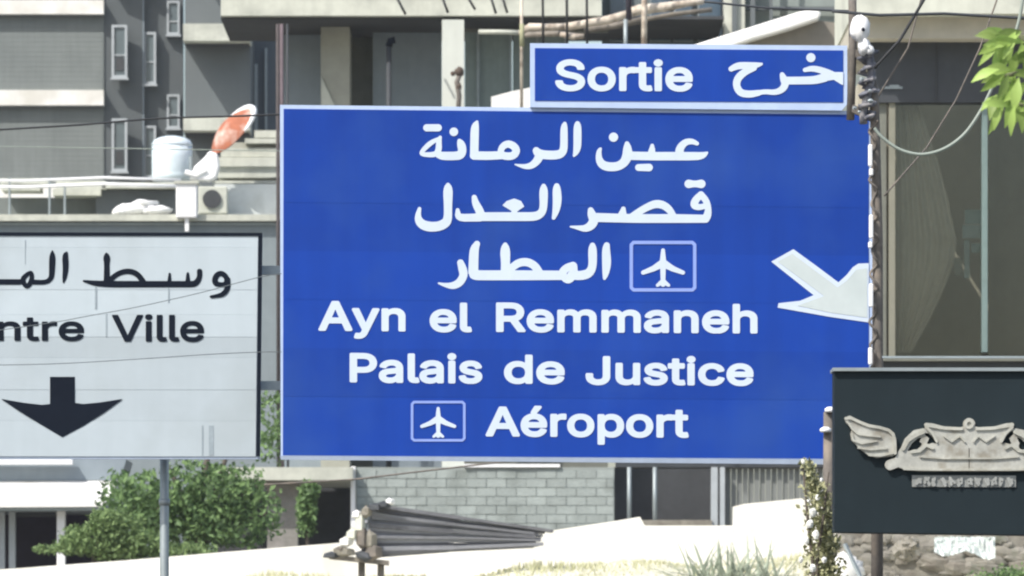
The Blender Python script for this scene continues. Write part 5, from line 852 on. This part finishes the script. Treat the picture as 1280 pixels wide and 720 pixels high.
for k, (px, py, rx_, rz_, m_) in enumerate(((415, 694, 12, 4, M_lintel), (424, 688, 9, 4, M_post), (466, 690, 12, 10, M_post), (452, 672, 9, 16, M_post), (440, 668, 9, 7, M_conc), (432, 678, 10, 6, M_wall_white), (450, 655, 7, 12, M_conc), (430, 690, 14, 6, M_rubble), (458, 640, 8, 7, M_rubble), (470, 634, 10, 5, M_lintel), (446, 643, 7, 5, M_wall_white), (487, 627, 6, 4, M_paint), (462, 676, 8, 12, M_rubble), (480, 631, 9, 4, M_lintel), (456, 694, 14, 6, M_lintel))):
    b = MB(); c = P(px, py, KD - .25); b.rock(c, rx_ * .015, .12, rz_ * .015, k + 100, 5, 3); b.build('lump', m_, t)

# ------------------------------------------------------------------ TREES
def crown(t, blobs, D, depth, count, L, W, m_, seed, name='crown'):
    r_ = random.Random(seed); b = MB(); tot = sum(bl[2] * bl[3] for bl in blobs)
    for (cx, cy, rx, ry) in blobs:
        k = int(count * rx * ry / tot)
        for _ in range(k):
            while True:
                x_, y_, z_ = r_.uniform(-1, 1), r_.uniform(-1, 1), r_.uniform(-1, 1); q = x_ * x_ + y_ * y_ + z_ * z_
                if .25 < q < .7 + 1.1 * r_.random() ** 3: break
            c = P(cx + x_ * rx, cy + z_ * ry, D); leaf_quad(b, (c[0], D + y_ * depth, c[2]), L * r_.uniform(.6, 1.3), W * r_.uniform(.6, 1.3), r_)
    o = b.build(name, m_, t); o['kind'] = 'stuff'; return o
t = thing('leafy_tree', (P(250, 0, 110)[0], 110, ZT), 'leafy green tree growing between the shed and stone pillar below the signs', 'tree')
b = MB(); b.tube([P(250, 740, 110), P(252, 690, 110), P(246, 640, 110), P(262, 560, 110)], [.16, .13, .1, .04], 9)
for e in ((170, 620), (320, 600), (200, 560), (300, 520), (340, 640)): b.tube([P(250, 680, 110), P((250 + e[0]) / 2, (670 + e[1]) / 2, 110.2), P(*e, 110)], [.08, .05, .02], 7)
b.build('trunk', M_bark, t, True)
blobs = [(rng.uniform(150, 330), rng.uniform(605, 670), rng.uniform(20, 38), rng.uniform(16, 30)) for _ in range(26)]
blobs += [(175, 612, 38, 26), (200, 640, 45, 32), (270, 620, 50, 36), (300, 660, 40, 25), (240, 590, 40, 18), (340, 520, 26, 34), (335, 560, 22, 20), (330, 640, 26, 34), (300, 600, 30, 20)]
crown(t, blobs, 110, 1.3, 7500, .15, .075, M_leaf, 5)
t = thing('shrub', (P(120, 0, 106)[0], 106, ZT - .3), 'low bright green shrub in front of the dark shed opening', 'shrub')
b = MB(); b.tube([P(120, 730, 106), P(118, 690, 106), P(130, 660, 106)], [.07, .05, .02], 7); b.build('trunk', M_bark, t, True)
crown(t, [(110, 675, 36, 20), (150, 668, 34, 26), (90, 684, 26, 10), (135, 650, 26, 14), (60, 686, 18, 5), (180, 680, 26, 16), (150, 690, 40, 12), (230, 690, 40, 12)], 106, .8, 5500, .12, .06, mat('shrub_leaf', (.14, .22, .08), .6, .25, 2, .3, island=.45, transl=.3, hue=(.25, .34, .14)), 6)
t = thing('shrub', (P(385, 0, 117)[0], 117, ZT), 'small dark green shrub between the stone pillar and the white jamb', 'shrub')
b = MB(); b.tube([P(385, 720, 117), P(384, 650, 117)], [.05, .02], 6); b.build('trunk', M_bark, t)
crown(t, [(384, 640, 13, 30), (388, 612, 12, 12)], 117, .3, 900, .13, .07, M_leaf, 9)

# near tree: branch with large leaves reaching in at top right
ND = 26.0
t = thing('leafy_tree', (P(1520, 0, ND)[0], ND, 0), 'near tree with sunlit yellow-green leaves reaching in at top right', 'tree')
b = MB(); b.tube([(P(1520, 0, ND)[0], ND, 0), P(1518, 500, ND), P(1500, 150, ND), P(1470, -60, ND)], [.13, .11, .08, .05], 10); b.build('trunk', M_bark, t, True)
for pts in ([(1505, 200), (1420, 130), (1340, 100), (1270, 92), (1245, 96)], [(1340, 100), (1300, 60), (1270, 45), (1240, 50)], [(1420, 130), (1340, 150), (1290, 140), (1268, 128)]):
    b = MB(); b.tube([P(x, y, ND) for x, y in pts], [.03 - .006 * i for i in range(len(pts))], 7); b.build('branch', mat('twig', (.12, .13, .07), .8, .2, 5), t, True)
def leaf(px, py, ang, L, W, seed):
    r_ = random.Random(seed); k = ND / F; d = Vector((math.cos(ang), r_.uniform(-.4, .4), -math.sin(ang))).normalized(); s_ = Vector((math.sin(ang), r_.uniform(-.5, .5), math.cos(ang))).normalized()
    c = Vector(P(px, py, ND)) + Vector((0, r_.uniform(-.15, .1), 0)); nrm = d.cross(s_); b = MB(); vs = [c]; prof = (.35, .75, 1, .85, .5, .05); n = len(prof)
    for i, w_ in enumerate(prof):
        u = (i + 1) / n; m0 = c + d * L * k * u + nrm * L * k * .12 * math.sin(u * 2.5) - Vector((0, 0, L * k * .18 * u * u))
        vs += [m0 + s_ * W * k * w_ / 2 + nrm * W * k * .12 * w_, m0, m0 - s_ * W * k * w_ / 2 + nrm * W * k * .12 * w_]
    fs = [(0, 1, 2), (0, 2, 3)]
    for i in range(n - 1): a_ = 1 + i * 3; fs += [(a_, a_ + 3, a_ + 4, a_ + 1), (a_ + 1, a_ + 4, a_ + 5, a_ + 2)]
    b.add(vs, fs); return b.build('leaf', M_leafb, t, True)
spec = [(1262, 48, 200, 34, 13), (1266, 44, 150, 30, 11), (1262, 52, 235, 24, 12), (1280, 40, 190, 40, 15), (1285, 56, 170, 36, 14), (1276, 62, 250, 26, 13),
        (1262, 92, 205, 32, 13), (1270, 88, 170, 34, 14), (1262, 96, 240, 28, 13), (1275, 100, 260, 34, 15), (1255, 95, 190, 22, 10), (1285, 84, 200, 34, 15), (1290, 100, 220, 36, 16),
        (1272, 118, 250, 34, 14), (1280, 122, 270, 36, 15), (1290, 120, 240, 34, 14), (1284, 108, 210, 28, 12), (1300, 60, 200, 30, 14), (1306, 90, 180, 34, 15), (1300, 130, 250, 34, 14)]
r_ = random.Random(9)
spec += [(r_.uniform(1250, 1300), r_.choice([52, 96, 124]) + r_.uniform(-12, 12), r_.uniform(150, 270), r_.uniform(24, 38), r_.uniform(9, 14)) for _ in range(26)]
for i, (px, py, ang, L, W) in enumerate(spec): leaf(px - 4, py, -R(ang), L * 1.15, W, i)
r_ = random.Random(77)
for i in range(130):
    px = r_.uniform(1300, 1600); py = r_.uniform(-80, 210) ; leaf(px, py, -R(r_.uniform(150, 300)), r_.uniform(26, 40), r_.uniform(11, 16), 400 + i)

# agave-like plant in front of the wall
t = thing('spiky_plant', (P(900, 0, 94)[0], 94, bank_h(3, 94)), 'grey-green spiky plant with arching fronds in front of the white wall', 'plant')
r_ = random.Random(31)
for k in range(150):
    ox = r_.choice([868, 885, 900, 915, 932, 950, 968]) + r_.uniform(-6, 6); oy = 738; ang = r_.uniform(25, 155); L = r_.uniform(36, 72)
    b = MB(); vs = []; n = 6; dd = r_.uniform(-.4, .4)
    for i in range(n + 1):
        u = i / n; px = ox + math.cos(R(ang)) * L * u * (1 + .3 * u); py = oy - math.sin(R(ang)) * L * u + 20 * u * u * abs(math.cos(R(ang))); wd = (1 - u) ** .6 * 2.0 + .25
        q = P(px, py, 93.6 + dd * u); vs += [(q[0] - math.sin(R(ang)) * wd * .0127, q[1], q[2] - math.cos(R(ang)) * wd * .0127), (q[0], q[1] - .02, q[2]), (q[0] + math.sin(R(ang)) * wd * .0127, q[1], q[2] + math.cos(R(ang)) * wd * .0127)]
    fs = []
    for i in range(n): a_ = i * 3; fs += [(a_, a_ + 3, a_ + 4, a_ + 1), (a_ + 1, a_ + 4, a_ + 5, a_ + 2)]
    b.add(vs, fs); b.build('frond', M_agave, t, True)

# dry grass on the bank
b = MB(); r_ = random.Random(2)
for k in range(15000):
    x = r_.uniform(-11, 9); y = r_.uniform(91, 97.6); z = bank_h(x, y); h = r_.uniform(.03, .11) * (.7 + .6 * (math.sin(x * 2.1) * math.sin(x * .7 + 1) > 0)); a_ = r_.uniform(0, math.pi); dx, dy = math.cos(a_) * .014, math.sin(a_) * .014; lx, ly = r_.uniform(-.06, .06), r_.uniform(-.05, .05)
    b.add([(x - dx, y - dy, z - .02), (x + dx, y + dy, z - .02), (x + lx, y + ly, z + h)], [(0, 1, 2)])
o = b.build('dry_grass', M_dry); tag(o, 'dry yellow grass along the bank below the white wall', 'grass', kind='stuff')

# ------------------------------------------------------------------ WIRES
def wire(label, pts, D, r0, m_, sub=10, sagn=0):
    q = []
    for (x0, y0), (x1, y1) in zip(pts, pts[1:]):
        for k in range(sub): u = k / sub; q.append((x0 + (x1 - x0) * u, y0 + (y1 - y0) * u + sagn * 4 * u * (1 - u)))
    q.append(pts[-1]); o = MB().tube([P(x, y, D) for x, y in q], r0, 6).build('cable', m_, None, True); tag(o, label, 'cable')
def arc(pts, n=30):
    # Catmull-Rom through points
    out = []; pp = [pts[0]] + list(pts) + [pts[-1]]
    for i in range(1, len(pp) - 2):
        for k in range(8):
            u = k / 8; out.append(tuple(.5 * (2 * pp[i][c] + (pp[i + 1][c] - pp[i - 1][c]) * u + (2 * pp[i - 1][c] - 5 * pp[i][c] + 4 * pp[i + 1][c] - pp[i + 2][c]) * u * u + (3 * pp[i][c] - pp[i - 1][c] - 3 * pp[i + 1][c] + pp[i + 2][c]) * u ** 3) for c in (0, 1)))
    return out + [pts[-1]]
wire('black cable sagging across the grey tower and water tank at left', arc([(-260, 168), (-80, 166), (0, 162), (100, 156), (200, 148), (300, 145), (420, 140)]), 60, .010, M_wire, 1)
wire('thin pale wire crossing level over the grey tower windows', [(-260, 181), (0, 183), (420, 190)], 70, .006, M_wire_pale, 4)
wire('thin dark line added across the lower part of the Centre Ville lettering', arc([(-260, 440), (-60, 420), (60, 404), (110, 395), (170, 384), (250, 366), (322, 347), (352, 342)]), 38.5, .0026, M_line_dim, 1)  # tube added in place of a dark line on the sign face
wire('added thin dark line sagging just above the black downward arrow of the grey sign', arc([(-260, 452), (-60, 456), (60, 455), (170, 449), (260, 443), (326, 440), (352, 440)]), 38.5, .0026, M_line_dim, 1)  # likewise added, for a second dark line on the sign face
wire('thick pale cable drooping in a loop right of the blue sign', arc([(1093, 160), (1103, 172), (1125, 187), (1152, 193), (1180, 186), (1205, 168), (1225, 140), (1240, 110), (1258, 70), (1275, 20), (1285, -60)]), PD - .2, .011, M_wire_pale, 1)
wire('dark cable slanting up right from the utility pole across the shopfront slab', [(1093, 85), (1125, 50), (1150, 8), (1190, -60)], PD - .1, .010, M_wire, 6)
wire('faint wire slanting up across the shop window glass', [(1105, 245), (1158, 185), (1195, 125), (1225, 60), (1260, -40)], PD + 2, .006, M_post, 6)
wire('level wire across the top right shopfront slab', [(1040, 14), (1100, 19), (1180, 17), (1320, 25)], PD - .1, .010, M_lintel, 6)
wire('second slack wire crossing above the canopy at top right', [(880, 2), (960, 10), (1066, 14)], PD + 3, .008, M_lintel, 6)
wire('thin wire dropping beside the exit plate from top right', [(1162, -40), (1135, 60), (1098, 120)], PD + .3, .006, M_post, 6)
wire('green-grey cord stretched below the left part of the blue sign', [(330, 606), (445, 599), (520, 590), (640, 576)], 70, .010, M_post, 6)


# ------------------------------------------------------------------ thin haze volume added to lift dark background tones
hm = bpy.data.materials.new('haze'); hm.use_nodes = True; N = hm.node_tree.nodes; N.remove(N['Principled BSDF'])
pv = N.new('ShaderNodeVolumePrincipled'); pv.inputs['Color'].default_value = (.95, .97, 1, 1); pv.inputs['Density'].default_value = .0002; pv.inputs['Anisotropy'].default_value = .2
hm.node_tree.links.new(pv.outputs[0], N['Material Output'].inputs['Volume'])
o = MB().box(-1510, 1510, -310, 2510, -1, 48).build('haze', hm); tag(o, 'thin haze added over the whole scene to lift dark tones', 'haze', kind='stuff')
